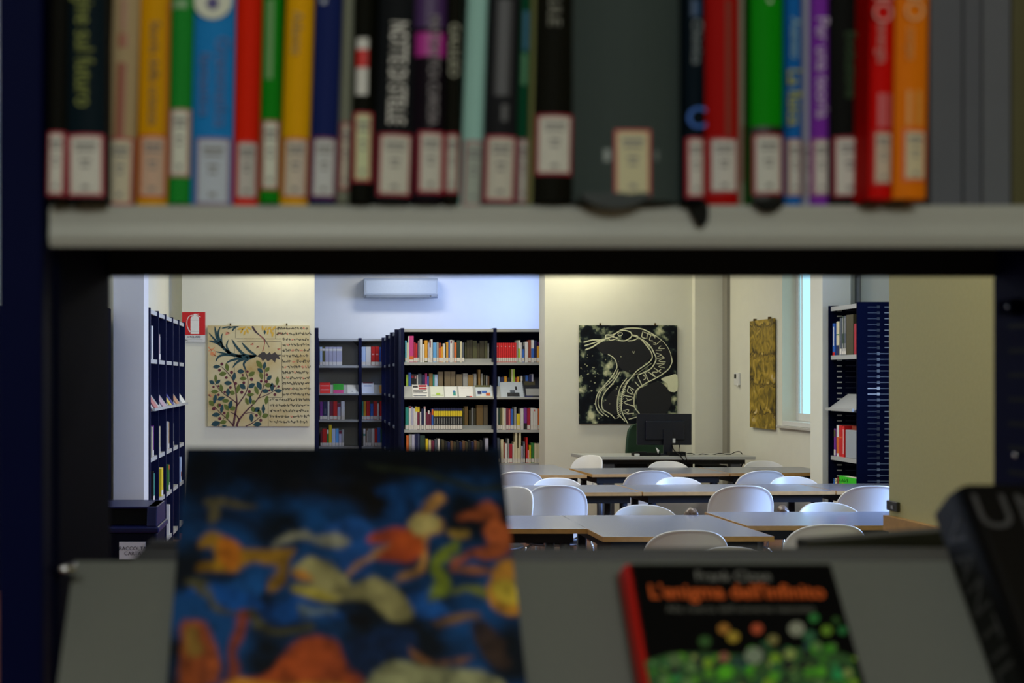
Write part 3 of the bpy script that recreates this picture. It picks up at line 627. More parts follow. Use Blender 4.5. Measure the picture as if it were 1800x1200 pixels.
# ---------------------------------------------------------------- bookcases
def loc2w(origin, rot, p):
    cr, sr = math.cos(rot), math.sin(rot)
    return Vector((origin[0] + p[0] * cr - p[1] * sr, origin[1] + p[0] * sr + p[1] * cr, origin[2] + p[2]))
def bookcase(label, origin, rot, edges, pw, depth, zs, ztop, group, displays=(), back=None, lips=(), top=True, postz=None, side=NAVY, tilt=(0.10, 0.14), proud=0.012):
    """front at local y=0, depth towards +y, bays between edges along local x"""
    r = empty('bookcase', origin, label, 'bookcase', group); r.rotation_euler = (0, 0, rot)
    for i, e in enumerate(edges):
        MB().box(e - pw / 2, e + pw / 2, -proud, depth, 0, (postz or ztop + 0.01), side).obj('upright', r, bevel=0.002)
    for i in range(len(edges) - 1):
        a, b = edges[i] + pw / 2, edges[i + 1] - pw / 2
        for j, z in enumerate(list(zs) + ([ztop] if top else [])):
            mb = MB().box(a, b, 0.0, depth - 0.004, z - 0.014, z, GREY).box(a, b, 0.0, 0.014, z - 0.034, z - 0.014, GREY)
            mb.obj('shelf', r)
            if j in lips: MB().box(a, b, 0.15, 0.155, z, z + 0.045, GREY).obj('book_stop', r)
            if j in displays:
                MB().prism([(a, -0.03, z - 0.02), (a, -0.022, z - 0.022), (a, tilt[0] - 0.022, z - 0.022 + tilt[1]), (a, tilt[0] - 0.03, z - 0.02 + tilt[1])], (b - a, 0, 0), GREY).box(a, b, -0.045, -0.03, z - 0.028, z - 0.005, GREY).obj('display_plate', r)
        if back: MB().box(a, b, depth - 0.004, depth, 0.05, ztop, back).obj('back_panel', r)
    return r
PAL = dict(white='dcdad2', cream='d8cfa8', grey='9a9a94', lilac='b0b0c4', black='121214', navy='141c4c', blue='2b62b8', skyblue='5fa6de', teal='1f8f80', cyan='54b6c8', green='2f7a33', olive='55552e',
           lime='a6c83c', yellow='e2c81c', amber='d99a1c', orange='d96a1e', red='c81414', crimson='a8122c', maroon='701a38', magenta='c8377c', purple='7a2f8e', brown='6b4a2c', taupe='75664a', tan='93733a',
           rust='8f3a22', pink='e0a0a0', darkgreen='1f3a2c', iceblue='b6cdea', bronze='443e22', scarlet='d8181a', slate='4c5560')
NAMES = dict(skyblue='sky blue', iceblue='pale blue', lilac='grey-lilac', darkgreen='dark green', scarlet='bright red', bronze='old bronze-brown', tan='tan brown')
def cname(k): return NAMES.get(k, k)
def book(origin, rot, u, y, z, w, h, dp, col, label, group, bands=(), lab=True, lean=0.0, g=1.0, bulge=0.0, nseg=1, name='book'):
    m = mat(PAL.get(col, col), 0.5, g=g, grain=0.05, scale=200)
    mb = MB(); t = min(0.0025, w * 0.15)
    n = nseg
    def sp(x): return -bulge * (1 - (2 * x / w) ** 2)
    out = [(-w / 2, dp)] + [(-w / 2 + w * i / n, sp(-w / 2 + w * i / n)) for i in range(n + 1)] + [(w / 2, dp), (w / 2 - t, dp), (w / 2 - t, t), (-w / 2 + t, t), (-w / 2 + t, dp)]
    mb.prism([(a, b, 0.0) for a, b in out], (0, 0, h), m)
    me = mb.mesh(name); o = bpy.data.objects.new(name, me); COL.objects.link(o)
    o.location = loc2w(origin, rot, (u, y, z)); o.rotation_euler = (0, lean, rot)
    tag(o, label, 'book', group)
    MB().box(-w / 2 + t, w / 2 - t, t, dp - 0.004, 0.003, h - 0.003, PAPER).obj('pages', o)
    def strip(nm, z0, z1, m_, x0=-0.5, x1=0.5, off=0.0005):
        b = MB(); N = max(1, n); vs = []; fs = []
        for i in range(N + 1):
            x = w * (x0 + (x1 - x0) * i / N); vs += [(x, sp(x) - off, z0), (x, sp(x) - off, z1)]
        for i in range(N): fs.append((2 * i, 2 * i + 2, 2 * i + 3, 2 * i + 1))
        b.add(vs, fs, m_); return b
    if lab:
        strip('spine_label', 0.006, min(0.052, h * .3), mat('d9d4c8', 0.7)).obj('spine_label', o)
    for bd in bands:
        a, b_, cc = bd[:3]; x0, x1 = (bd[3], bd[4]) if len(bd) > 3 else (-0.5, 0.5)
        strip('spine_band', h * a, h * b_, mat(PAL.get(cc, cc), 0.5), x0, x1, 0.0007).obj('spine_band', o)
    return o
def row(origin, rot, entries, cx, cy, base_z, Y, where, group, y=0.015, dp=0.15, lab=True, base_crop=None, start=1):
    """entries (x0, x1, top, colour[, bands]) in zoomed-picture numbers; cx, cy turn them into px; Y is the real distance of the spines"""
    for i, e in enumerate(entries):
        a, b, top, col = e[:4]; bands = e[4] if len(e) > 4 else ()
        lb = lab if len(e) < 6 else e[5]
        xa, xb = X(cx(a), Y), X(cx(b), Y)
        h = Z(cy(top), Y) - base_z
        w = max(0.006, (xb - xa) * 0.97)
        book(origin, rot, (xa + xb) / 2 - origin[0], y + rnd.uniform(-0.006, 0.004), base_z, w, h, dp, col, f"{cname(col)} book, {ordn(start + i)} from left, {where}", group, bands, lb)
# --- wide bookcase (front of the alcove), 13.9 m away
YN = 13.9
ON = (0.0, YN, 0.0)
ZS = [0.17, 0.557, 0.945, 1.33, 1.73]
eL, eM, eR = X(707.5, YN), X(870, YN), 3.12
bookcase('wide navy bookcase in the alcove, in front, with red book set', ON, 0, [eL, eM, eR], 0.038, 0.45, ZS, 2.116, 'navy library bookcases', displays=(3,), lips=(2, 4), back=None)
bp_ = bpy.data.objects['bookcase']
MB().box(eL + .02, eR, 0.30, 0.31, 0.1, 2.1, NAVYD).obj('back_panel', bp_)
cx7 = lambda a: 700 + a / 6.923
cy7 = lambda a: 560 + a / 6.923
cy8 = lambda a: 690 + a / 6.923
T1 = [(86, 104, 265, 'cyan'), (105, 122, 292, 'cream'), (123, 134, 210, 'white'), (135, 190, 208, 'magenta', ((.10, .22, 'orange'),)), (191, 212, 285, 'crimson'), (213, 235, 300, 'red'), (236, 246, 300, 'navy'), (247, 262, 265, 'grey'), (266, 293, 250, 'white'), (297, 320, 310, 'white'),
      (322, 358, 262, 'amber', ((.0, .05, 'olive'),)), (362, 383, 292, 'lilac'), (384, 398, 262, 'white', ((.68, .99, 'maroon'),)), (399, 420, 250, 'white'), (425, 468, 290, 'skyblue'), (470, 492, 285, 'grey'), (495, 522, 295, 'orange', ((.75, .99, 'rust'),)), (523, 549, 340, 'amber'), (550, 570, 300, 'white'), (571, 584, 312, 'darkgreen'),
      (585, 611, 285, 'amber'), (614, 630, 262, 'blue'), (631, 660, 258, 'white', ((.85, .98, 'maroon', -.3, .3),)), (661, 683, 260, 'grey'), (684, 710, 290, 'orange'), (713, 755, 262, 'darkgreen'), (757, 775, 275, 'cream'), (777, 803, 290, 'slate')]
WB = 'wide alcove bookcase'
row(ON, 0, T1, cx7, cy7, 1.73, YN, f'top shelf, left bay, {WB}', 'books on the top shelf of the wide bookcase, left bay')
T1b = [(812, 832, 290, 'olive'), (835, 868, 262, 'bronze'), (870, 905, 258, 'bronze'), (908, 958, 268, 'olive'), (962, 988, 300, 'bronze'), (991, 1048, 270, 'bronze'), (1051, 1086, 268, 'olive'), (1088, 1106, 300, 'grey')]
row(ON, 0, [e + ((), False) for e in T1b], cx7, cy7, 1.731, YN + 0.17, f'dark back rank, top shelf, {WB}', 'dark old books set back on the top shelf, wide bookcase', y=0.17, dp=0.12)
T1c = [(1199 + 24.2 * i, 1199 + 24.2 * (i + 1), 293, 'scarlet', ((.80, .83, 'white', -.3, .3),) if i % 2 == 0 else ()) for i in range(10)]
for i, e in enumerate(T1c):
    xa, xb = X(cx7(e[0]), YN), X(cx7(e[1]), YN)
    book(ON, 0, (xa + xb) / 2, 0.012, 1.73, (xb - xa) * .86, Z(cy7(293), YN) - 1.73, 0.15, 'scarlet', f'bright red book, {ordn(i + 1)} from left in the set of ten on the top shelf', 'ten red books of one set', e[4])
T1d = [(1441, 1458, 262, 'grey'), (1462, 1488, 260, 'lime', ((.62, .99, 'white'),)), (1490, 1506, 290, 'white'), (1511, 1536, 330, 'blue', ((.8, .99, 'black'),)), (1545, 1582, 280, 'white'), (1586, 1617, 258, 'rust'), (1620, 1655, 258, 'white', ((.2, .62, 'blue'),)), (1656, 1688, 262, 'navy'), (1691, 1720, 333, 'amber'), (1722, 1760, 280, 'purple')]
row(ON, 0, T1d, cx7, cy7, 1.73, YN, f'right of red set, top shelf, {WB}', 'books right of the red set on the top shelf')
T2 = [(96, 122, 680, 'lime'), (124, 155, 655, 'blue'), (160, 190, 672, 'black', ((.82, .93, 'crimson'),)), (191, 224, 675, 'black', ((.8, .93, 'pink', -.2, .3),)), (226, 240, 680, 'white'), (241, 284, 668, 'slate'), (288, 326, 680, 'navy'), (328, 352, 665, 'magenta'), (353, 372, 700, 'blue'), (375, 420, 665, 'tan'), (421, 440, 675, 'teal'), (442, 480, 678, 'iceblue'),
      (486, 546, 643, 'taupe'), (562, 636, 641, 'taupe'), (641, 696, 641, 'taupe'), (706, 781, 675, 'taupe'), (787, 845, 665, 'grey'), (850, 915, 680, 'tan'), (919, 952, 670, 'grey'), (974, 1000, 620, 'tan'), (1011, 1028, 668, 'grey'), (1040, 1056, 680, 'bronze'), (1068, 1084, 690, 'grey'), (1090, 1108, 695, 'brown')]
row(ON, 0, T2, cx7, cy7, 1.331, YN + .10, f'behind the magazines, left bay, {WB}', 'books behind the magazine display, wide bookcase', y=0.10, lab=False)
T2b = [(1212, 1238, 706, 'iceblue'), (1242, 1286, 710, 'navy'), (1290, 1321, 700, 'amber'), (1330, 1370, 715, 'black'), (1376, 1418, 612, 'lime', ((.3, .98, 'cream', -.5, -.1),)), (1425, 1444, 715, 'rust'), (1446, 1470, 705, 'amber'), (1492, 1512, 695, 'white'), (1520, 1545, 700, 'black'), (1548, 1580, 690, 'blue'), (1585, 1622, 685, 'navy'), (1624, 1644, 672, 'lilac')]
row(ON, 0, T2b, cx7, cy7, 1.331, YN + .10, f'behind the magazines, right bay, {WB}', 'books behind the magazine display, wide bookcase', y=0.10, lab=False)
T3 = [(88, 128, 175, 'teal'), (131, 158, 165, 'white', ((.92, .995, 'crimson'),)), (159, 184, 170, 'lilac'), (186, 206, 188, 'white'), (208, 231, 168, 'white', ((.78, .99, 'yellow'),)), (232, 262, 170, 'maroon', ((.76, .99, 'yellow'),)), (265, 281, 235, 'white'), (283, 311, 196, 'navy'), (315, 334, 168, 'white', ((.9, .99, 'pink'),)), (340, 362, 240, 'maroon'), (363, 384, 215, 'maroon', ((.8, .99, 'white'),)), (385, 404, 240, 'maroon'), (408, 428, 195, 'blue', ((.7, .98, 'orange'),))]
row(ON, 0, T3, cx7, cy8, 0.945, YN, f'middle shelf, left bay, {WB}', 'books on the middle shelf of the wide bookcase, left bay')
for i in range(12):
    a = 431 + 29.2 * i; xa, xb = X(cx7(a), YN), X(cx7(a + 29.2), YN)
    book(ON, 0, (xa + xb) / 2, 0.012, 0.945, (xb - xa) * .88, Z(cy8(188), YN) - 0.945, 0.15, 'black', f'black book with yellow and blue bands, {ordn(i + 1)} from left of its row of twelve', 'twelve black books banded yellow and blue',
         ((.62, .87, 'yellow'), (.88, .99, 'navy'), (.25, .56, 'grey', -.12, .12)), True)
T3b = [(785, 800, 190, 'olive'), (806, 850, 165, 'tan'), (861, 886, 210, 'bronze'), (890, 914, 185, 'grey'), (917, 945, 190, 'bronze'), (951, 1030, 150, 'tan'), (1036, 1090, 150, 'taupe')]
row(ON, 0, [e + ((), False) for e in T3b], cx7, cy8, 0.946, YN + 0.17, f'brown back rank, middle shelf, {WB}', 'brown books set back on the middle shelf, wide bookcase', y=0.17, dp=0.12)
T3c = [(1199, 1216, 185, 'white'), (1218, 1240, 188, 'darkgreen'), (1243, 1268, 186, 'olive'), (1270, 1292, 184, 'cream'), (1293, 1311, 188, 'white'), (1314, 1343, 190, 'maroon'), (1345, 1368, 195, 'red', ((.2, .95, 'pink', -.3, .1),)), (1370, 1400, 198, 'blue'), (1402, 1410, 215, 'darkgreen'), (1412, 1440, 175, 'grey'), (1446, 1484, 256, 'yellow'), (1492, 1528, 190, 'white'), (1531, 1569, 185, 'purple', ((.0, .3, 'black'),)), (1572, 1608, 190, 'crimson'), (1614, 1645, 184, 'white'), (1646, 1674, 186, 'white', ((.85, .93, 'red', -.2, .2),)), (1675, 1700, 195, 'white'), (1703, 1722, 195, 'orange'), (1724, 1760, 200, 'navy')]
row(ON, 0, T3c, cx7, cy8, 0.945, YN, f'middle shelf, right bay, {WB}', 'books on the middle shelf of the wide bookcase, right bay')
T4 = [(100, 128, 520, 'orange'), (132, 165, 505, 'grey'), (167, 200, 508, 'lilac'), (203, 228, 500, 'navy'), (231, 262, 498, 'navy', ((.4, .95, 'slate', -.1, .1),)), (266, 328, 520, 'darkgreen'), (335, 365, 560, 'yellow'), (372, 400, 575, 'cream'), (405, 440, 580, 'maroon'), (445, 475, 570, 'slate'), (480, 510, 560, 'white')] + [(530 + 36 * i, 562 + 36 * i, 575 + (i * 37) % 25, ('bronze', 'black', 'navy', 'brown')[i % 4]) for i in range(14)] + [(1062, 1100, 555, 'lilac')]
row(ON, 0, T4, cx7, cy8, 0.557, YN, f'lower shelf, left bay, {WB}', 'books on the lower shelf of the wide bookcase, left bay')
T4b = [(1208, 1236, 552, 'slate'), (1250, 1282, 570, 'cream'), (1284, 1299, 600, 'rust'), (1301, 1325, 618, 'white'), (1334, 1352, 560, 'grey'), (1354, 1391, 625, 'crimson'), (1394, 1408, 625, 'white'), (1409, 1422, 600, 'cream'), (1424, 1450, 480, 'cream'), (1453, 1470, 675, 'cream'), (1472, 1496, 482, 'cream'), (1500, 1520, 650, 'lilac'), (1523, 1545, 595, 'slate', ((.2, .9, 'white', -.1, .2),)), (1556, 1578, 545, 'red'), (1580, 1596, 700, 'pink'), (1597, 1616, 640, 'yellow'), (1620, 1656, 612, 'green'), (1660, 1690, 618, 'cream'), (1692, 1722, 622, 'cream'), (1724, 1760, 615, 'lilac')]
row(ON, 0, T4b, cx7, cy8, 0.557, YN, f'lower shelf, right bay, {WB}', 'books on the lower shelf of the wide bookcase, right bay')
# magazines on the sloping plate
def magazine(px0, px1, topy, Yf, col, label, deco=(), rotz=0.0, z0=None, group='magazines displayed on the sloping plates'):
    """thin booklet leaning on a display plate; deco: (u0,u1,v0,v1,colour) rectangles of its cover"""
    z0 = z0 if z0 is not None else 1.306
    s = Vector((0, 0.581, 0.814)); n = Vector((0, -0.814, 0.581))
    b0 = Vector((X(px0, Yf - .03), Yf - 0.031, z0)) + n * 0.003
    w = X(px1, Yf - .03) - X(px0, Yf - .03); zt = Z(topy, Yf + 0.05); L = (zt - z0) / 0.814
    r = Vector((1, 0, 0))
    mb = MB().prism([b0, b0 + r * w, b0 + r * w + s * L, b0 + s * L], n * 0.006, mat(PAL.get(col, col), 0.4))
    o = tag(centred(mb, 'magazine'), label, 'magazine', group)
    if deco:
        d = MB()
        for (a0, a1, v0, v1, cc) in deco:
            patch(d, [b0 + r * w * a0 + s * L * v0, b0 + r * w * a1 + s * L * v0, b0 + r * w * a1 + s * L * v1, b0 + r * w * a0 + s * L * v1], mat(PAL.get(cc, cc), 0.5), n, 0.0068)
        d.obj('cover_print', o, world=True)
    return o
Ym = YN
magazine(cx7(176), cx7(364), cy7(808), Ym, 'white', 'white magazine with red and black headline, first from left on the wide display', [(.05, .38, .78, .93, 'black'), (.42, .95, .82, .98, 'crimson'), (.42, .95, .66, .78, 'crimson'), (.06, .9, .56, .62, 'black'), (.06, .7, .46, .52, 'black'), (.06, .95, .36, .42, 'black'), (.06, .9, .14, .20, 'slate')])
magazine(cx7(396), cx7(560), cy7(828), Ym, 'd8dcc8', 'pale magazine with a small green arch, second from left on the wide display', [(.42, .72, .22, .44, 'lime'), (.06, .95, .22, .28, '9fb06a')])
magazine(cx7(570), cx7(722), cy7(830), Ym, 'dfe0d8', 'pale magazine with a tiny green figure, third from left on the wide display', [(.66, .88, .22, .6, 'teal'), (.7, .8, .5, .66, 'blue')])
magazine(cx7(742), cx7(915), cy7(830), Ym, 'e2e0da', 'white magazine with red lower corner, fourth from left on the wide display', [(.5, .75, .0, .18, 'black'), (.72, .93, .0, .18, 'red'), (.1, .8, .86, .9, 'grey')])
magazine(cx7(950), cx7(1145), cy7(814), Ym, 'ccd6dc', 'magazine with green top and colourful picture, fifth from left on the wide display', [(.0, .95, .84, 1, 'olive'), (.1, .35, .3, .55, 'navy'), (.38, .7, .38, .56, 'blue'), (.62, .9, .18, .42, 'orange'), (.0, 1, .0, .12, 'yellow'), (.25, .5, .12, .3, 'white'), (.7, .8, .2, .3, 'red')])
magazine(cx7(1252), cx7(1545), cy7(775), Ym, 'bcc4ca', 'pale magazine with a small black photograph, in the right bay display', [(.27, .78, .1, .34, 'black'), (.4, .6, .34, .5, 'slate'), (.62, .7, .5, .72, 'black')])
magazine(cx7(1530), cx7(1752), cy7(716), Ym, '16171c', 'black magazine with grey picture, at the right end of the alcove display', [(.1, .7, .62, .85, 'bronze'), (.15, .95, .12, .45, 'grey'), (.05, .5, .0, .12, 'navy')])
# --- far bookcase, 17.3 m away, with grey back
YF = 17.3; OF = (0.0, YF, 0.0)
bookcase('low-lit navy bookcase far back in the alcove, with grey back panels', OF, 0, [X(558, YF), X(633, YF), X(712, YF)], 0.045, 0.30, ZS, 2.116, 'navy library bookcases', displays=(3,), back=mat('8d8f8a', 0.6))
fb = [o for o in COL.objects if o.name.startswith('bookcase')][-1]
for sgn in (-1, 1):
    xm = X(633, YF)
    MB().prism([(xm, 0.02, 2.08), (xm + sgn * 0.11, 0.02, 2.08), (xm, 0.02, 1.98)], (0, 0.01, 0), BLACK).obj('bracket', fb)
cx5 = lambda a: 540 + a / 7.5
cy5 = lambda a: 480 + a / 7.5
cy6 = lambda a: 640 + a / 7.5
FB = 'far alcove bookcase'
def frow(E, cy, z, where, group, **k): row(OF, 0, E, cx5, cy, z, YF, where, group, **k)
frow([(166, 200, 970, 'iceblue', ((.78, .9, 'white'),)), (202, 236, 968, 'olive', ((.78, .9, 'white'),)), (238, 285, 970, 'lilac', ((.78, .9, 'white'),)), (287, 335, 970, 'lilac', ((.78, .9, 'white'),)), (337, 385, 970, 'lilac', ((.78, .9, 'white'),)), (387, 460, 970, 'lilac', ((.78, .9, 'white'),))], cy5, 1.73, f'top shelf, left bay, {FB}', 'grey binders on the far top shelf')
frow([(718, 772, 968, 'iceblue'), (776, 840, 968, 'white'), (844, 894, 966, 'red', ((.55, .62, 'pink', -.3, .3),)), (896, 950, 966, 'red', ((.55, .62, 'pink', -.3, .3),)), (953, 972, 975, 'blue'), (974, 1000, 1000, 'maroon')], cy5, 1.73, f'top shelf, right bay, {FB}', 'books on the far top shelf, right bay')
frow([(168, 206, 492, 'purple'), (209, 268, 490, 'navy', ((.3, .6, 'slate', -.2, .2),)), (270, 292, 490, 'white'), (296, 342, 490, 'maroon'), (344, 396, 488, 'red'), (400, 442, 515, 'lilac', ((.78, .99, 'maroon'),)), (448, 495, 488, 'white')], cy6, 0.945, f'middle shelf, left bay, {FB}', 'books on the far middle shelf, left bay')
frow([(722, 742, 490, 'teal'), (744, 779, 488, 'amber'), (782, 828, 485, 'red'), (834, 872, 520, 'blue'), (875, 922, 485, 'red'), (924, 945, 515, 'white'), (955, 1005, 484, 'red')], cy6, 0.945, f'middle shelf, right bay, {FB}', 'books on the far middle shelf, right bay')
frow([(176, 198, 880, 'maroon'), (200, 257, 850, 'red'), (259, 284, 862, 'green', ((.75, .99, 'white'),)), (287, 325, 800, 'yellow'), (328, 372, 850, 'iceblue'), (374, 415, 848, 'skyblue'), (418, 455, 875, 'lilac', ((.8, .99, 'maroon'),)), (457, 487, 860, 'grey')], cy6, 0.557, f'lower shelf, left bay, {FB}', 'books on the far lower shelf, left bay')
frow([(740, 768, 850, 'white', ((.6, .7, 'teal'),)), (770, 798, 850, 'brown', ((.2, .9, 'white', .1, .4),)), (800, 845, 848, 'grey'), (847, 888, 848, 'white'), (890, 922, 850, 'red'), (925, 967, 838, 'blue'), (969, 1000, 860, 'green')], cy6, 0.557, f'lower shelf, right bay, {FB}', 'books on the far lower shelf, right bay')
for (a, b, t, col, lb, dc) in ((168, 305, 245, 'e02a24', 'red leaflet, leftmost on the far display plate', [(.05, .9, .35, .42, 'pink'), (.05, .9, .7, .75, 'pink')]), (345, 480, 262, '20a020', 'green and magenta leaflet on the far display plate', [(0, 1, 0, .42, 'magenta')]),
                           (530, 642, 275, 'd8d6c8', 'cream leaflet on the far display plate', [(.5, .65, .25, .35, 'grey')]), (722, 880, 245, 'c4cede', 'pale blue leaflet with dark top edge on the far display plate', [(.1, .95, .92, 1, 'maroon'), (.2, .8, .68, .74, 'blue')]), (955, 1005, 280, 'e09a3a', 'orange leaflet at the right of the far display plate', [(.5, .8, .3, .5, 'cream')])):
    magazine(cx5(a), cx5(b), cy6(t), YF, col, lb, dc, group='leaflets on the far display plate')
# --- run of bays along the depth of the alcove, facing left
OR = (0.985, 17.25, 0.0)
bookcase('navy bookcase run seen end-on between the far and the wide one', OR, -PI / 2, [0.02, 1.0, 1.95, 2.86], 0.04, 0.25, ZS, 2.116, 'navy library bookcases', postz=2.13, proud=0.035)
k = 0
for bay, (ua, ub) in enumerate(((0.05, .97), (1.03, 1.92), (1.98, 2.83))):
    for j, z in enumerate((1.73, 1.34, 0.945, 0.557)):
        u = ub - 0.03; k += 1
        col = ('white', 'maroon', 'cream', 'grey', 'lilac', 'navy')[k % 6]
        book(OR, -PI / 2, u, 0.0, z, 0.035, 0.2 + 0.03 * ((k * 7) % 3), 0.15, col, f"{cname(col)} book sliver in the {('far', 'middle', 'near')[bay]} gap of end-on posts, {('top', 'second', 'third', 'fourth')[j]} shelf", 'books just visible between the end-on uprights')
# left run of the alcove, only its front post shows beside the botanical wall
bookcase('navy bookcase whose post shows beside the botanical print wall', (0.02, 13.92, 0), PI / 2, [0.02, 1.6, 3.2], 0.04, 0.25, ZS, 2.116, 'navy library bookcases', postz=2.13)

# --- left bookcase (five narrow bays facing right)
OLft = (-1.316, 9.43, 0.0)
ZL = [0.13, 0.53, 0.905, 1.31, 1.695]
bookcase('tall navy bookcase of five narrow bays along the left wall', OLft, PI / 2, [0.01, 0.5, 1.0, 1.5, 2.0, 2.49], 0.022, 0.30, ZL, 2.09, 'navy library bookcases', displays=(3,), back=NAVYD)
def lbook(u, z, w, h, col, where, bands=(), dp=0.17):
    book(OLft, PI / 2, u, 0.005, z, w, h, dp, col, f"{cname(col)} book {where} of left wall bookcase", 'books in the left wall bookcase', bands)
lbook(.245, 1.695, .05, .27, 'white', 'in the nearest bay, top shelf')
lbook(.655, 1.695, .03, .21, 'pink', 'in the second bay, top shelf'); lbook(.69, 1.695, .03, .22, 'grey', 'after the pink one, second bay, top shelf'); lbook(.725, 1.695, .03, .2, 'slate', 'last in the second bay, top shelf')
lbook(.25, .905, .035, .245, 'cream', 'in the nearest bay, below the display'); lbook(.295, .905, .045, .25, 'purple', 'in the nearest bay, below the display')
lbook(.70, .905, .04, .23, 'cream', 'in the second bay, below the display')
lbook(1.27, .905, .045, .25, 'white', 'in the third bay, below the display'); lbook(1.325, .905, .04, .24, 'tan', 'in the third bay, below the display')
lbook(1.68, .905, .03, .22, 'slate', 'in the fourth bay, below the display')
lbook(.30, .53, .03, .255, 'black', 'in the nearest bay, fourth shelf'); lbook(.345, .53, .045, .235, 'teal', 'in the nearest bay, fourth shelf')
lbook(.86, .53, .12, .24, 'yellow', 'in the second bay, fourth shelf', ()); lbook(1.33, .53, .05, .235, 'green', 'in the third bay, fourth shelf', ((.8, .99, 'orange'),))
lbook(1.38, .53, .03, .07, 'white', 'lying low in the third bay, fourth shelf'); lbook(2.30, .53, .05, .24, 'iceblue', 'in the fifth bay, fourth shelf', ((.2, .4, 'rust'),))
lbook(.78, .13, .03, .2, 'green', 'in the second bay, bottom shelf'); lbook(1.38, .13, .05, .27, 'white', 'in the third bay, bottom shelf')
for i, (u, w, col, nm) in enumerate(((.12, .2, 'a85a5a', 'reddish'), (.62, .22, 'a78a94', 'dusty pink'), (1.1, .15, 'c8b24a', 'yellow'), (1.3, .12, '1c2a80', 'blue'), (1.62, .22, 'b8845a', 'brown and white'), (2.08, .3, 'd8dad2', 'white'))):
    s = Vector((-0.581, 0, 0.814)); nn = Vector((0.814, 0, 0.581)); b0 = Vector((-1.316 + 0.031, 9.43 + u, 1.31 - 0.022)) + nn * 0.003
    L = 0.20 if i < 5 else 0.26
    mb = MB().prism([b0, b0 + Vector((0, w, 0)), b0 + Vector((0, w, 0)) + s * L, b0 + s * L], nn * 0.008, mat(col, .5))
    tag(centred(mb, 'magazine'), f'{nm} magazine on the left wall bookcase plate, {ordn(i + 1)} from near end', 'magazine', 'magazines on the left wall bookcase')
# bookcase just left of the pier
bookcase('dark navy bookcase left of the grey pier, barely seen', (-2.3, 8.7, 0), 0, [0.0, 0.72], 0.04, 0.40, [0.17, 0.56, .95, 1.33, 1.73], 2.06, 'navy library bookcases', back=NAVYD, side=NAVYD)

# --- right bookcase (perforated end panel towards us)
ORt = (4.185, 9.73, 0.0)
ZR = [0.14, 0.53, 0.915, 1.31, 1.726]
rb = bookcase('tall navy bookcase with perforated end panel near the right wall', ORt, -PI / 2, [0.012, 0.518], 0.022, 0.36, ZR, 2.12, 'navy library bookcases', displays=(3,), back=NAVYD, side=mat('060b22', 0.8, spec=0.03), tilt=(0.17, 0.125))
mb = MB(); SL = mat('c4c6c2', 0.5); SLD = mat('3a3d4a', 0.5)
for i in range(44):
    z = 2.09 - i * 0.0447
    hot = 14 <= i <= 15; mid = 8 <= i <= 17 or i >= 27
    m_ = mat('c2c4c0', .6) if hot else (mat('666a6c', .6) if mid else SLD)  # bar tones imitate the brightness showing through the perforations
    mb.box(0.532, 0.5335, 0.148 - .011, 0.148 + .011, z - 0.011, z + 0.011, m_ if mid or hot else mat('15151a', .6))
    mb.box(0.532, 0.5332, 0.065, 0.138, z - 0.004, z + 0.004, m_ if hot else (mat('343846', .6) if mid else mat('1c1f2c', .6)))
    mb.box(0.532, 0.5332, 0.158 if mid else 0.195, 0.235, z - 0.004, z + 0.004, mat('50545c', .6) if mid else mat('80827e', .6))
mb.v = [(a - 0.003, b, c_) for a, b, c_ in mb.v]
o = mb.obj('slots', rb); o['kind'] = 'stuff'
mb = MB()
for i in range(44):
    z = 2.09 - i * 0.0447
    mb.box(0.0225, 0.0245, 0.05, 0.09, z - 0.005, z + 0.005, mat('c9c8bc', .6)); mb.box(0.0225, 0.024, 0.12, 0.2, z - 0.003, z + 0.003, SLD)  # pale bars imitate the bright background seen through the holes
o = mb.obj('slots', rb); o['kind'] = 'stuff'
def rbook(u, z, w, h, col, where, bands=(), lab=True, dp=0.2, y=0.01, lean=0.0):
    book(ORt, -PI / 2, u, y, z, w, h, dp, col, f"{cname(col)} book {where} of perforated right bookcase", 'books in the perforated right bookcase', bands, lab, lean)
rbook(.055, 1.726, .04, .26, 'blue', 'with white letters at the far top shelf end', ((.3, .9, 'white', -.2, .2), (.0, .1, 'red')), False)
rbook(.13, 1.726, .05, .27, 'cream', 'beside the blue one on the top shelf', ((.0, .3, 'navy'), (.6, .63, 'green')), False)
rbook(.185, 1.726, .035, .30, 'slate', 'left of the row of silver-titled ones, top shelf', (), True)
rbook(.225, 1.726, .03, .31, 'darkgreen', 'with silver lettering, top shelf', ((.55, .95, 'grey', -.2, .2), (.1, .3, 'grey', -.2, .2)), True)
rbook(.262, 1.726, .03, .31, 'slate', 'with silver lettering, top shelf', ((.55, .95, 'grey', -.2, .2), (.1, .3, 'grey', -.2, .2)), True)
rbook(.345, 1.726, .12, .315, 'bronze', 'broad and dull, top shelf', (), False)
rbook(.455, 1.726, .07, .24, 'crimson', 'at the near end of the top shelf', (), False)
rbook(.075, .915, .03, .22, 'purple', 'at the far end of the third shelf', ((.7, .95, 'olive'),), True)
rbook(.13, .915, .04, .25, 'white', 'with orange lower half on the third shelf', ((.1, .62, 'orange'),), True)
rbook(.18, .915, .05, .25, 'red', 'left one on the third shelf', ((.6, .64, 'orange'),), False)
rbook(.23, .915, .04, .245, 'scarlet', 'right one on the third shelf', ((.1, .9, 'white', -.1, .1),), False)
rbook(.38, .915, .22, .25, 'rust', 'lying behind the grey bookend on the third shelf', ((.7, .95, 'orange', -.1, .3),), False, y=0.06)
o = tag(centred(MB().box(4.195, 4.24, 9.73 - .49, 9.73 - .27, 0.916, 1.135, mat('9da3a6', .45)), 'bookend', bevel=0.003), 'grey metal bookend on the third shelf of the right bookcase', 'bookend')
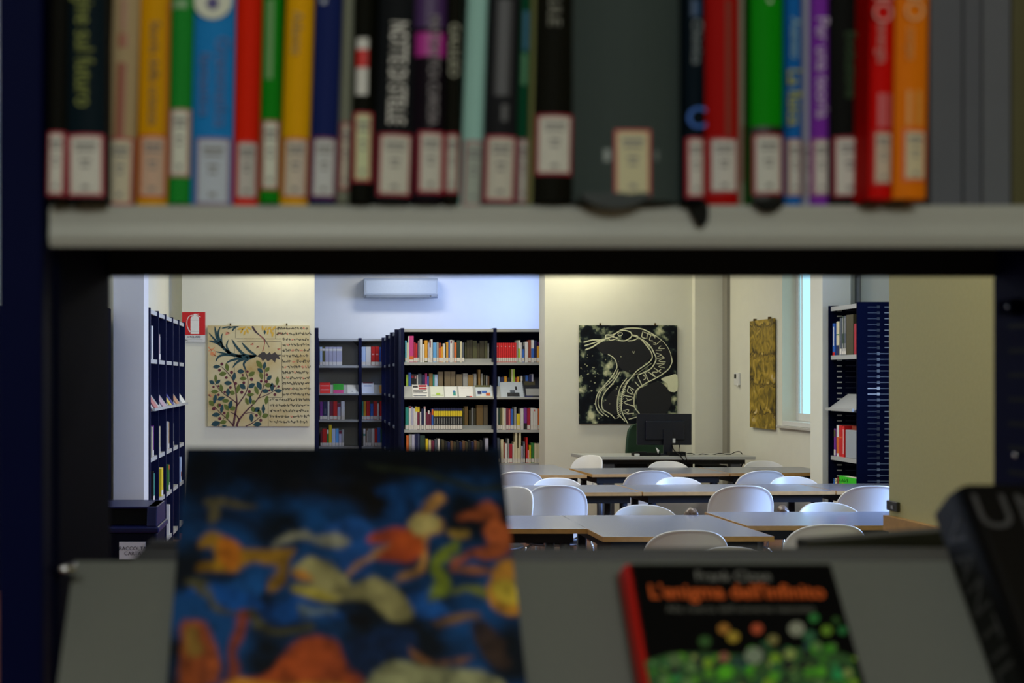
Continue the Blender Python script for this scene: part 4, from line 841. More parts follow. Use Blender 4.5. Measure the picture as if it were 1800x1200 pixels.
rbook(.06, .53, .03, .2, 'blue', 'at the far end of the fourth shelf'); rbook(.095, .53, .035, .205, 'cream', 'beside the blue one, fourth shelf'); rbook(.14, .53, .045, .215, 'rust', 'left of the green one, fourth shelf')
gb = book(ORt, -PI / 2, .33, 0.0, .53, .30, .235, .08, '34c41e', 'bright green dictionary with yellow frame in the right bookcase', 'books in the perforated right bookcase', ((.0, .76, 'yellow', -.33, .48), (.0, .66, 'black', -.26, .40)), False)
text_obj('lettering', 'DIZIONARIO', 0.038, mat('0f4a12', .6), gb, Vector(gb.location) + Vector((-0.002, -0.005, 0.205)), (0, -1, 0), (0, 0, 1), parent_space=True)
gb.children[-1].data.transform(__import__('mathutils').Matrix.Rotation(PI / 2, 4, 'Z'))

# ---------------------------------------------------------------- waste paper bin
YB = 7.05
bn = empty('recycling_bin', (-1.15, 7.25, 0), 'navy blue paper recycling bin with white RACCOLTA CARTA label', 'bin')
BL = mat('070f3a', 0.35, spec=0.3); BLD = mat('04071a', 0.6, spec=0.1)
bx0, bx1 = -1.42, X(276, YB)
mb = MB().add([(bx0 + .05, YB + .05, 0), (bx1 - .05, YB + .05, 0), (bx1 - .05, YB + .38, 0), (bx0 + .05, YB + .38, 0), (bx0, YB, .63), (bx1, YB, .63), (bx1, YB + .42, .63), (bx0, YB + .42, .63)], [(3, 2, 1, 0), (0, 1, 5, 4), (1, 2, 6, 5), (2, 3, 7, 6), (3, 0, 4, 7), (4, 5, 6, 7)], BLD)
mb.obj('body', bn, world=True, bevel=0.015)
MB().box(bx0 - .01, bx1 + .012, YB - 0.012, YB + .43, .628, .665, BL).obj('rim', bn, world=True, bevel=0.01)
h0, h1 = .665, Z(891, YB)
lid = MB()
for (xa, xb) in ((bx0, bx0 + .06), (bx1 - .062, bx1 - 0.002)):
    lid.add([(xa, YB + 0.0, h0), (xb, YB + 0.0, h0), (xb, YB + .42, h0), (xa, YB + .42, h0), (xa, YB + .03, h1), (xb, YB + .03, h1), (xb, YB + .38, h1), (xa, YB + .38, h1)], [(3, 2, 1, 0), (0, 1, 5, 4), (1, 2, 6, 5), (2, 3, 7, 6), (3, 0, 4, 7), (4, 5, 6, 7)], BL)
lid.box(bx0, bx1 - 0.002, YB + .03, YB + .38, h1 - 0.014, h1, BL).box(bx0, bx1 - 0.002, YB + .40, YB + .42, h0, h1, BL)
lid.obj('lid', bn, world=True, bevel=0.006)
MB().box(bx0 + .06, bx1 - .062, YB + .12, YB + .125, h0, h1 - .014, BLACK).obj('shade_sheet', bn, world=True)  # black sheet stands in for the shade inside the opening
lx0, lx1, lz0, lz1 = X(209, YB - .01), X(255, YB - .01), Z(983, YB), Z(952, YB)
lb = MB().box(lx0, lx1, YB - .003, YB + .003, lz0, lz1, mat('d2d2da', .6)).obj('label', bn, world=True)
lb['label'] = 'white paper label'
for s_, zz in (('RACCOLTA', .62), ('CARTA', .34)):
    text_obj('lettering', s_, 0.031, mat('1a1a3a', .6), bn, (lx0 + (lx1 - lx0) * .52, YB - .0042, lz0 + (lz1 - lz0) * zz), (1, 0, 0), (0, 0, 1))
# ---------------------------------------------------------------- the shelf in front of the lens
FU = empty('display_bookcase', (0.24, 1.1, 0), 'near blue and grey bookcase we look through, out of focus', 'bookcase')
XL, XR, Y0, Y1 = -0.212, 0.700, 0.95, 1.235
NV = mat('040a34', 0.6, grain=0.05, spec=0.06)
def fpart(mb, name, bevel=0.0): return mb.obj(name, FU, world=True, bevel=bevel)
fpart(MB().box(-0.252, XL - 0.004, 0.945, 0.985, 0, 2.4, NV), 'front_post', 0.003)
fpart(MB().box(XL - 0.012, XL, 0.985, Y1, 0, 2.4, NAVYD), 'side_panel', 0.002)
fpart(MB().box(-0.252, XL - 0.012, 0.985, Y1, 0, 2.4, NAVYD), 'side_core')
fpart(MB().box(XR, XR + 0.04, 0.945, 0.985, 0, 2.4, NV), 'front_post', 0.003)
rp = fpart(MB().box(XR, XR + 0.012, 0.985, Y1, 0, 2.4, NV), 'side_panel', 0.002)
for i in range(26):
    z = 1.885 - i * 0.0244
    if 1.29 < z < 1.64: fpart(MB().box(XR - 0.0012, XR + 0.001, 1.165, 1.205, z - 0.0022, z + 0.0022, BLACK), 'slot')
def panelpt(px, py): Y = XR * F / (px - VX); return Y, Z(py, Y)
yy, zz = panelpt(1786, 540)
fpart(MB().box(XR - 0.012, XR, yy - 0.012, yy + 0.012, zz - 0.008, zz + 0.008, NAVYD).tube([(XR - 0.014, yy - 0.008, zz), (XR - 0.004, yy - 0.008, zz)], 0.0015, CHROME), 'clip', 0.001)
yy, zz = panelpt(1789, 800)
fpart(MB().tube([(XR - 0.004, yy, zz), (XR, yy, zz)], 0.0025, CHROME, 12), 'screw')
ZT = 1.679
prof = [(0.962, ZT), (0.953, ZT - 0.001), (0.950, ZT - 0.005), (0.951, ZT - 0.016), (0.949, ZT - 0.026), (0.952, ZT - 0.034), (0.957, ZT - 0.034), (0.957, ZT - 0.004), (Y1, ZT - 0.004), (Y1, ZT)]
fpart(MB().prism([(XL, a, b) for a, b in prof], (XR - XL, 0, 0), GREYF), 'shelf')
fpart(MB().box(XL, XR, 0.957, Y1, ZT - 0.0055, ZT - 0.0042, mat('2c2e26', 0.6)), 'shelf_underside')
fpart(MB().box(XL, XR, 1.228, Y1, ZT - 0.034, ZT + 0.42, mat('18191b', 0.7)), 'back_panel')
fpart(MB().box(XL, XR, Y0, Y1, 2.08, 2.10, GREYF), 'shelf')  # unseen upper shelf, added for its effect on the light
fpart(MB().box(XL, XR, 0.96, Y1, 1.10, 1.116, GREYF), 'shelf')
# sloping plate: P0 top edge, direction v up the slope, n towards us
P0 = Vector((0, 1.008, 1.386)); SV = Vector((0, 0.6, 0.8)); SN = Vector((0, -0.8, 0.6))
def pl(x, v, n=0.0): return Vector((x, 0, 0)) + P0 + SV * v + SN * n
PLM = mat('757872', 0.6, grain=0.05, scale=200, spec=0.15)  # plate grey darkened to hold the shade under the upper shelf
LIP = mat('2e302b', 0.7, spec=0.1)
mb = MB().prism([pl(XL + .008, -0.27), pl(XL + .008, 0.0), pl(XL + .008, -0.001, -0.004), pl(XL + .008, -0.27, -0.004)], (XR - XL - 0.016, 0, 0), PLM)
fpart(mb, 'display_plate')
mb = MB().prism([pl(XL + .008, -0.27, -.004), pl(XL + .008, -0.262, -.004), pl(XL + .008, -0.262, 0.05), pl(XL + .008, -0.27, 0.05)], (XR - XL - 0.016, 0, 0), PLM)
fpart(mb, 'plate_ledge')
fpart(MB().box(-0.157, XR, 1.0085, 1.066, 1.382, 1.386, LIP), 'rear_lip')
fpart(MB().box(-0.157, XR, 1.066, 1.085, 1.372, 1.3865, LIP), 'rear_rail')
ph = Z(1001, 0.96)
fpart(MB().tube([(XL - .002, 0.965, ph), (XL + 0.018, 0.965, ph)], 0.0035, CHROME, 12), 'hinge_pin')

# books of the upper shelf: px x0, x1 at the label height, bottom y, label (x0,x1,y0,y1,border), lean, colour
def hexlab(border, inner): return mat(border, .6), mat(inner, .7)
def front_book(i, x0, x1, yb, col, h, label, lab=None, lean=0.0, parts=(), dp=0.15, bulge=0.004, pages=True):
    Yf = min(0.985, 0.139 * F / (665 - yb))
    xa, xb = X(x0, Yf), X(x1, Yf)
    w = (xb - xa) - 0.0006; xc = (xa + xb) / 2
    m = mat(col, 0.6, g=1.1, grain=0.05, scale=150, spec=0.06)
    n = 8; t = 0.0022
    def sp(x): return -bulge * (1 - (2 * x / w) ** 2) + bulge
    out = [(-w / 2, dp)] + [(-w / 2 + w * k / n, sp(-w / 2 + w * k / n)) for k in range(n + 1)] + [(w / 2, dp), (w / 2 - t, dp), (w / 2 - t, bulge + t), (-w / 2 + t, bulge + t), (-w / 2 + t, dp)]
    me = MB().prism([(a, b, 0) for a, b in out], (0, 0, h), m).mesh('book')
    o = bpy.data.objects.new('book', me); COL.objects.link(o)
    o.location = (xc, Yf, ZT + 0.0004 + abs(math.sin(lean)) * w / 2); o.rotation_euler = (0, lean, 0)
    tag(o, label, 'book', 'blurred books on the near upper shelf')
    if pages: MB().box(-w / 2 + t, w / 2 - t, bulge + t, dp - 0.004, 0.003, h - 0.003, PAPER).obj('pages', o)
    def u(px): return X(px, Yf) - xc
    def zz(py): return Z(py, Yf) - ZT
    def strip(mb, xa, xb, z0, z1, m_, off):
        N = 6; vs = []
        for k in range(N + 1):
            x = xa + (xb - xa) * k / N; x = max(-w / 2, min(w / 2, x)); vs += [(x, sp(x) - off, z0), (x, sp(x) - off, z1)]
        mb.add(vs, [(2 * k, 2 * k + 2, 2 * k + 3, 2 * k + 1) for k in range(N)], m_)
    if lab:
        lx0, lx1, ly0, ly1 = lab[:4]; bc = lab[4] if len(lab) > 4 else 'b8384a'; ic = lab[5] if len(lab) > 5 else 'dcdad0'
        mb = MB(); sh = (x0 + x1) / 2 * 0
        a, b, z0, z1 = u(lx0), u(lx1), zz(ly1), zz(ly0); e = 0.0022
        strip(mb, a, b, z0, z1, mat(bc, .6), 0.0004); strip(mb, a + e, b - e, z0 + e, z1 - e, mat(ic, .7), 0.0007)
        q = mb.obj('spine_label', o); q['label'] = 'white shelf-mark label with coloured border'
        mb = MB()
        for (f0, f1, k0, k1) in ((.2, .8, .80, .86), (.25, .75, .72, .76), (.35, .65, .55, .60), (.38, .62, .46, .50), (.4, .6, .12, .18)):
            strip(mb, a + (b - a) * f0, a + (b - a) * f1, z0 + (z1 - z0) * k0, z0 + (z1 - z0) * k1, mat('8c8a88', .7), 0.001)
        mb.obj('label_print', o)
    for p in parts:
        if p[0] == 'band':      # px0, px1, y0, y1, colour
            mb = MB(); strip(mb, u(p[1]), u(p[2]), zz(p[4]), zz(p[3]), mat(p[5], .5), p[6] if len(p) > 6 else 0.0005); mb.obj('printed_band', o)
        elif p[0] == 'text':    # string, px centre, y centre, size px, colour, direction (1 reads downwards)
            _, s, pc, yc, sz, cc, dr = p[:7]
            mm_ = mat(cc, .5); k = sz * Yf / F
            org = Vector((u(pc), sp(u(pc)) - 0.0012, zz(yc))) + Vector(o.location)
            q = text_obj('spine_title', s, k, mm_, o, org, (0, 0, -1) if dr > 0 else (1, 0, 0), (1, 0, 0) if dr > 0 else (0, 0, 1), bold=k * 0.006, sx=p[7] if len(p) > 7 else 1.0)
        elif p[0] == 'disc':    # px, py, r px, colour
            mb = MB(); r = p[3] * Yf / F
            patch(mb, [(max(-w / 2, min(w / 2, u(p[1]) + r * math.cos(t_ * PI / 12))), -0.0006 - p[5], zz(p[2]) + r * math.sin(t_ * PI / 12)) for t_ in range(24)], mat(p[4], .5), (0, -1, 0)); mb.obj('printed_disc', o)
    return o
L1, L2 = 0.034, 0.02
NB = 'on the near upper shelf'
front_book(1, 80, 114, 350, '10100c', .225, f'black book beside the blue post, first from left {NB}', (80, 113, 232, 345), L2)
front_book(2, 116, 184, 350, '0a1a22', .23, f'dark navy book with yellow-green title, second from left {NB}', (118, 182, 236, 346), 0.0, (('text', 'Indagine sul futuro', 148, 60, 46, '77820e', 1, .75),))
front_book(3, 185, 233, 360, 'b09a74', .215, f'tan book with red-brown stripe, third from left {NB}', (186, 232, 243, 362, 'c05a5a', 'd4caae'), L1, (('band', 198, 214, 112, 243, '9a5238'), ('band', 198, 214, 60, 85, 'a8664c'), ('band', 200, 212, 0, 55, 'b08468')))
front_book(4, 239, 293, 362, 'd89a08', .22, f'amber yellow book, fourth from left {NB}', (241, 292, 238, 350, 'd8601e', 'd8b49a'), L2, (('text', 'Storia della scienza', 266, 130, 24, '8a6a14', 1), ('band', 286, 293, 0, 238, 'd07818')))
front_book(5, 294, 333, 358, '1f8a30', .225, f'green book with high white label, fifth from left {NB}', (295, 332, 192, 312, 'c08a84', 'dfe2d2'), L2, (('band', 294, 322, 0, 16, '7fae7a'),))
front_book(6, 334, 407, 360, '2080c8', .23, f'broad blue book with white circle, sixth from left {NB}', (342, 404, 243, 362, '8a6a94', 'c4cedc'), L2, (('disc', 367, 2, 34, 'd8dcc8', 0.0004), ('disc', 367, 8, 11, '3a2a78', 0.001), ('text', 'Grammatica', 385, 145, 36, '2c5aa0', 1, .9), ('text', 'fantastica', 356, 150, 30, '2c5aa0', 1)))
front_book(7, 408, 454, 362, 'e02408', .22, f'plain red book, seventh from left {NB}', (412, 453, 248, 352, 'd02a2a', 'cdc6be'), L2)
front_book(8, 455, 490, 357, '148418', .225, f'green book with pale streak, eighth from left {NB}', (457, 490, 212, 335, 'b8645c', 'dfe2d2'), L2, (('band', 461, 474, 0, 140, '6aa05c'),))
front_book(9, 491, 541, 362, 'e8a808', .22, f'golden yellow book, ninth from left {NB}', (494, 540, 243, 350, 'd8742c', 'dcccb8'), L1, (('text', 'Atlante', 512, 60, 26, 'b08a10', 1),))
front_book(10, 542, 590, 357, '18245c', .225, f'navy book, tenth from left {NB}', (545, 590, 242, 350, '7a2a58', 'cfd2d2'), L1, (('band', 552, 562, 0, 8, 'b8c0cc'),))
front_book(11, 591, 614, 357, '7c8070', .22, f'thin grey-green book, eleventh from left {NB}', (594, 614, 216, 335, 'a84a50', 'cfd0bc'), L1)
front_book(12, 615, 654, 355, '0e0f08', .225, f'black book with red and white blob, twelfth from left {NB}', (619, 653, 198, 321, 'b83a42', 'd4dcae'), L2, (('band', 622, 642, 68, 168, 'dadad4'), ('band', 622, 642, 88, 120, 'd41810', 0.0009)))
front_book(13, 655, 722, 355, '14171a', .23, f'black book titled NOTTE DI STELLE in white {NB}', (662, 722, 236, 346, 'a82038', 'd4d2c4'), L1, (('text', 'NOTTE DI STELLE', 690, 130, 44, 'e6e4dc', 1, .52),))
front_book(14, 723, 779, 355, '140c16', .23, f'black book with purple top and magenta band {NB}', (733, 779, 232, 341, 'b02840', 'd2d0c4'), L2, (('band', 724, 778, -60, 50, '3c1458'), ('band', 726, 778, 58, 100, 'b01890'), ('text', 'MATEMATICA CURIOSA', 757, 125, 25, '8c8488', 1, .72)))
front_book(15, 780, 807, 355, '14140e', .22, f'slim black book left of the pale teal one {NB}', (780, 807, 235, 341, 'b02840', 'c8c8bc'), L2, (('text', 'GALILEO', 792, 90, 24, 'a8a890', 1),))
front_book(16, 808, 849, 365, 'a2d0c4', .225, f'pale teal book {NB}', (812, 848, 248, 364, 'b87a80', 'b4bcae'), 0.04)
front_book(17, 850, 906, 360, '1e1f22', .23, f'charcoal black book right of the pale teal one {NB}', (851, 905, 240, 356, 'b84a58', 'cfcbbc'), L1, (('band', 862, 890, 0, 170, '3c3c40'), ('band', 876, 888, 185, 215, '4a4a4c')))
front_book(18, 907, 928, 362, '0c4a30', .22, f'thin green and blue book {NB}', (909, 928, 245, 358, 'b87a84', 'cbd0c4'), L2, (('band', 914, 924, 20, 90, '2a6a8a'), ('band', 912, 922, 95, 150, '4c8a60')))
front_book(19, 929, 939, 360, 'a0a46c', .215, f'very thin yellow-green book left of the black one {NB}', None, L2)
front_book(20, 940, 1007, 355, '0e0e06', .23, f'black book with high label left of the broad grey one {NB}', (941, 1005, 202, 309, 'a01e34', 'd8d6ca'), L2, (('text', 'CELLULE', 967, -10, 30, '7a7a6a', 1),))
fb_ = front_book(21, 1012, 1203, 352, '3c4644', .235, f'very broad dark grey-green volume {NB}', (1080, 1145, 228, 346, 'c0504a', 'd2ccA4'.lower()), 0.0, (('band', 1062, 1074, 262, 284, '8a9490'), ('band', 1152, 1160, 264, 282, '6c7674')), bulge=0.012)
# its worn cover hangs over the shelf edge
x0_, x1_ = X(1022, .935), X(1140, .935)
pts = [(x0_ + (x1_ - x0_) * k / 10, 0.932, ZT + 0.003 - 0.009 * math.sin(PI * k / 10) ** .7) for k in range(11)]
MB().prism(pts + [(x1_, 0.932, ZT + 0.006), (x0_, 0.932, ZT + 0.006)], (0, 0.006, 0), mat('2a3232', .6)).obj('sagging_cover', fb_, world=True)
b22 = front_book(22, 1204, 1241, 352, '06141e', .22, f'dark book with bright blue letter C {NB}', (1207, 1241, 242, 348, 'b83040', 'd2cec6'), 0.0, (('text', 'C', 1224, 210, 52, '1a64c8', 0), ('band', 1215, 1233, 0, 30, '0e3c68'), ('text', 'Chimica', 1224, 75, 24, '7a868c', 1)))
def shade_sheet(book_, pts):  # dark sheet that paints the overhanging book's shadow on the shelf front
    MB().prism(smooth_loop([P(a, b, 0.9445) for a, b in pts], 3), (0, 0.0015, 0), mat('1c1d1b', .8, spec=.05)).obj('cast_shadow', book_, world=True)
shade_sheet(b22, ((1206, 352), (1240, 352), (1246, 372), (1243, 392), (1230, 398), (1218, 380)))
front_book(23, 1242, 1301, 362, 'a40c08', .225, f'broad red book with faint brown stripe {NB}', (1247, 1300, 242, 341, 'b02830', 'd6d2ca'), 0.0, (('band', 1275, 1287, 0, 240, '8a2c1c'),))
front_book(24, 1302, 1321, 366, 'b8b49c', .22, f'thin beige book between red and green {NB}', (1305, 1321, 222, 320, 'b07068', 'a8a894'), 0.0)
b25 = front_book(25, 1322, 1379, 360, '0a8a0c', .225, f'green book with black foot {NB}', (1325, 1378, 236, 343, 'a83440', 'd4d4ca'), 0.0, (('band', 1322, 1379, 222, 380, '0a120a', 0.0003), ('band', 1350, 1357, 0, 6, 'd0d8c8')))
shade_sheet(b25, ((1324, 352), (1376, 352), (1372, 366), (1350, 373), (1332, 366)))
front_book(26, 1382, 1412, 363, '1464b0', .22, f'blue book with yellow lettering {NB}', (1384, 1412, 245, 345, 'b88a84', 'd0cec6'), 0.0, (('text', 'Ateneo', 1397, 68, 24, '8ab4c4', 1), ('text', 'La fisica', 1395, 172, 32, 'b4b428', 1)))
front_book(27, 1413, 1427, 364, 'a8a8bc', .22, f'thin grey-lilac book left of the purple one {NB}', (1413, 1427, 250, 345, 'b0a0a4', 'cfccc6'), 0.0)
front_book(28, 1428, 1462, 362, '7a2ea4', .225, f'purple book with white lettering {NB}', (1429, 1460, 244, 345, 'a8608c', 'd6d2ca'), 0.0, (('text', 'Per una teoria', 1444, 120, 31, 'd0bce0', 1),))
front_book(29, 1463, 1527, 360, '0c0d0b', .23, f'black book with faint green title, left of the red one {NB}', (1467, 1520, 240, 347, 'a02438', 'd4d2c8'), 0.0, (('text', 'Evoluzione', 1494, 115, 27, '1e4410', 1),))
front_book(30, 1530, 1571, 350, 'c80a06', .23, f'red book with pinkish lettering, left of the orange one {NB}', (1534, 1571, 230, 327, 'c01818', 'd0bca6'), 0.014, (('text', 'BIO', 1545, 5, 46, 'd88a84', 1), ('text', 'energia', 1546, 78, 24, 'd88a84', 1), ('band', 1542, 1568, 165, 225, 'cc4c50')))
front_book(31, 1573, 1632, 350, 'e0760a', .23, f'orange book with pale lettering, last of the upright row {NB}', (1586, 1630, 228, 320, 'e05c20', 'd4c6a0'), 0.014, (('text', 'BIO', 1600, 2, 46, 'e8ac6c', 1), ('text', 'corpo', 1597, 78, 24, 'e0a050', 1), ('band', 1592, 1600, 160, 222, 'e0983c'), ('band', 1608, 1618, 160, 222, 'e0983c')))
# grey boxes behind, right end
for k, (a, b, cc, lb) in enumerate(((1636, 1693, '5c5e64', 'grey file box behind the orange book, left of three'), (1695, 1726, '5c5e64', 'grey file box, narrow middle one of three at the right end'), (1728, 1778, '66686c', 'grey file box, right of three at the right end'), (1780, 1830, '5a552c', 'olive file box at the far right end of the near upper shelf'))):
    Yb = 1.10; o = tag(centred(MB().box(X(a, Yb), X(b, Yb) - 0.0005, Yb, Yb + 0.12, ZT + .0004, ZT + .26, mat(cc, .6)), 'file_box', bevel=0.001), lb, 'box', 'file boxes at the back of the near upper shelf')

# ---- three books on the sloping plate
def hit(px, py, n0=0.0):
    d = Vector((px - VX, F, VY - py)); o = Vector((0, 0, H)); pp = P0 + SN * n0
    t = (pp - o).dot(SN) / d.dot(SN)
    return o + d * t
# 1: large painted cover
t1 = 0.011
A, B = hit(326, 787, t1), hit(880, 787, t1)
rv = (B - A); Wd = rv.length; r_ = rv.normalized(); d_ = (hit(318, 1190, t1) - hit(332, 800, t1)).normalized()
d_ = (hit(945, 1200, t1) - hit(880, 790, t1)).normalized()
d_ = (d_ - r_ * d_.dot(r_)).normalized()
Hh = 0.36
BK1 = noise_mat('painted_cover', [(0.30, '030712'), (0.45, '07223c'), (0.62, '0d3f76'), (0.78, '165aa8')], 9, 4, rough=0.4)
o1 = MB()
q = [A, A + r_ * Wd, A + r_ * Wd + d_ * Hh, A + d_ * Hh]
o1.prism(q, SN * -0.0012, BK1)
b1 = tag(centred(o1, 'book'), 'large book face on, painted cover of animals and figures on deep blue', 'book', 'books shown on the sloping plate in front')
q2 = [p - SN * 0.0013 + (r_ * 0.003 if i in (0, 3) else -r_ * 0.003) + (d_ * 0.003 if i < 2 else -d_ * 0.003) for i, p in enumerate(q)]
MB().prism(q2, SN * -0.008, PAPER).obj('pages', b1, world=True)
MB().prism([p - SN * 0.0094 for p in q], SN * -0.0012, mat('080d1a', .6, spec=.05)).obj('back_cover', b1, world=True)
import numpy as np
BLOBS = [
    ([(80, 50), (600, 45), (1200, 48), (1600, 40), (1615, 180), (1400, 150), (1200, 210), (900, 200), (700, 260), (500, 290), (300, 240), (90, 300)], '04070e'),
    ([(600, 200), (850, 190), (1080, 215), (1090, 300), (1040, 420), (940, 400), (900, 330), (700, 330), (590, 280)], '100d08'),
    ([(100, 370), (250, 330), (420, 400), (470, 480), (330, 450), (120, 430)], '070a0e'),
    ([(740, 430), (950, 400), (1000, 560), (980, 680), (840, 640), (780, 540)], '1a4a8c'),
    ([(180, 760), (420, 640), (470, 720), (330, 820), (180, 860)], '144f90'),
    ([(60, 800), (180, 760), (300, 900), (560, 890), (840, 870), (640, 760), (500, 800), (200, 700)], '0e4c98'),
    ([(1000, 230), (1160, 250), (1200, 480), (1080, 440), (980, 440), (1060, 330)], '0e3c72'),
    ([(1160, 760), (1290, 740), (1340, 860), (1210, 850)], '1a58a8'),
    ([(700, 1130), (940, 940), (1200, 930), (1180, 1080), (1000, 1180)], '0d2850'),
    ([(130, 520), (190, 470), (260, 500), (340, 545), (480, 545), (610, 545), (580, 600), (560, 720), (480, 740), (500, 650), (420, 620), (330, 650), (250, 640), (140, 640), (130, 600), (210, 590), (200, 540)], 'a07410'),
    ([(250, 500), (330, 530), (350, 620), (270, 640), (230, 570)], 'b8681a'),
    ([(500, 520), (600, 450), (700, 490), (780, 470), (860, 500), (820, 545), (720, 520), (620, 490), (520, 540)], '8c8a74'),
    ([(590, 660), (700, 590), (760, 600), (860, 680), (900, 720), (1000, 680), (1120, 740), (1200, 850), (1060, 870), (1000, 780), (880, 770), (760, 790), (640, 760), (600, 720), (680, 710)], '9c9460'),
    ([(600, 730), (700, 730), (820, 780), (740, 790), (620, 760)], 'ac9c3c'),
    ([(600, 660), (650, 650), (690, 690), (620, 690)], 'c07c2c'),
    ([(620, 810), (720, 830), (800, 820), (780, 860), (650, 870)], '6a7c88'),
    ([(880, 840), (960, 850), (980, 880), (900, 910), (850, 880)], '05070c'),
    ([(150, 300), (260, 290), (420, 330), (330, 350), (230, 340), (230, 420), (180, 430), (170, 360)], '5c5438'),
    ([(1310, 270), (1320, 300), (1250, 380), (1320, 400), (1310, 460), (1250, 500), (1240, 640), (1110, 700), (1110, 670), (1200, 610), (1180, 560), (1060, 560), (900, 660), (870, 655), (1000, 560), (1150, 470), (1200, 370), (1260, 290)], 'b88440'),
    ([(960, 490), (1080, 450), (1200, 470), (1240, 540), (1140, 600), (1020, 590), (1060, 530), (990, 530)], 'b04618'),
    ([(1190, 390), (1290, 390), (1300, 450), (1190, 480)], 'b8a868'),
    ([(1380, 370), (1560, 310), (1600, 390), (1670, 420), (1680, 500), (1570, 590), (1450, 590), (1390, 650), (1380, 620), (1450, 550), (1540, 520), (1530, 420), (1540, 380), (1440, 380)], 'b4582a'),
    ([(1380, 630), (1540, 640), (1560, 670), (1400, 650)], '9c5c28'),
    ([(1350, 520), (1400, 500), (1390, 590), (1340, 620), (1360, 700), (1350, 760), (1260, 780), (1290, 700), (1270, 620)], '6e7c20'),
    ([(1340, 440), (1460, 440), (1440, 480), (1360, 480)], '9c7c30'),
    ([(1370, 740), (1460, 720), (1540, 760), (1520, 800), (1450, 760), (1380, 760)], '6a7028'),
    ([(1540, 700), (1600, 600), (1700, 600), (1730, 680), (1735, 830), (1620, 860), (1560, 820), (1530, 760)], 'cc8c2c'),
    ([(1560, 720), (1680, 700), (1700, 780), (1600, 800)], 'dcc040'),
    ([(1690, 560), (1710, 560), (1730, 700), (1690, 720)], 'a8a480'),
    ([(90, 680), (170, 690), (210, 800), (290, 850), (370, 820), (420, 870), (500, 920), (680, 900), (700, 930), (520, 950), (400, 920), (330, 870), (220, 860), (160, 770)], '5a5634'),
    ([(960, 110), (1100, 130), (1350, 180), (1500, 240), (1620, 220), (1600, 250), (1480, 260), (1300, 200), (1080, 150)], '2a3220'),
    ([(40, 930), (100, 900), (180, 910), (210, 1010), (240, 1150), (220, 1200), (60, 1200)], 'a04c1c'),
    ([(250, 1200), (450, 1150), (560, 1020), (700, 960), (820, 1010), (860, 1120), (920, 1200)], 'ac4a1c'),
    ([(300, 870), (350, 870), (330, 1150), (280, 1180)], '8c3c1c'),
    ([(60, 940), (140, 930), (150, 1040), (80, 1060)], '8a6a2c'),
    ([(300, 1180), (500, 1190), (800, 1192), (1000, 1200), (900, 1260), (300, 1260)], 'c8861c'),
    ([(1040, 1100), (1120, 1080), (1400, 1130), (1600, 1180), (1560, 1260), (960, 1240), (960, 1160)], '9c9c70'),
    ([(1170, 1010), (1300, 1080), (1450, 1070), (1400, 1110), (1200, 1080)], '8a5c34'),
    ([(1500, 900), (1600, 940), (1640, 1080), (1540, 1100), (1480, 1000)], '3c2c24'),
    ([(1300, 880), (1480, 865), (1490, 900), (1320, 915)], '8a6430'),
]
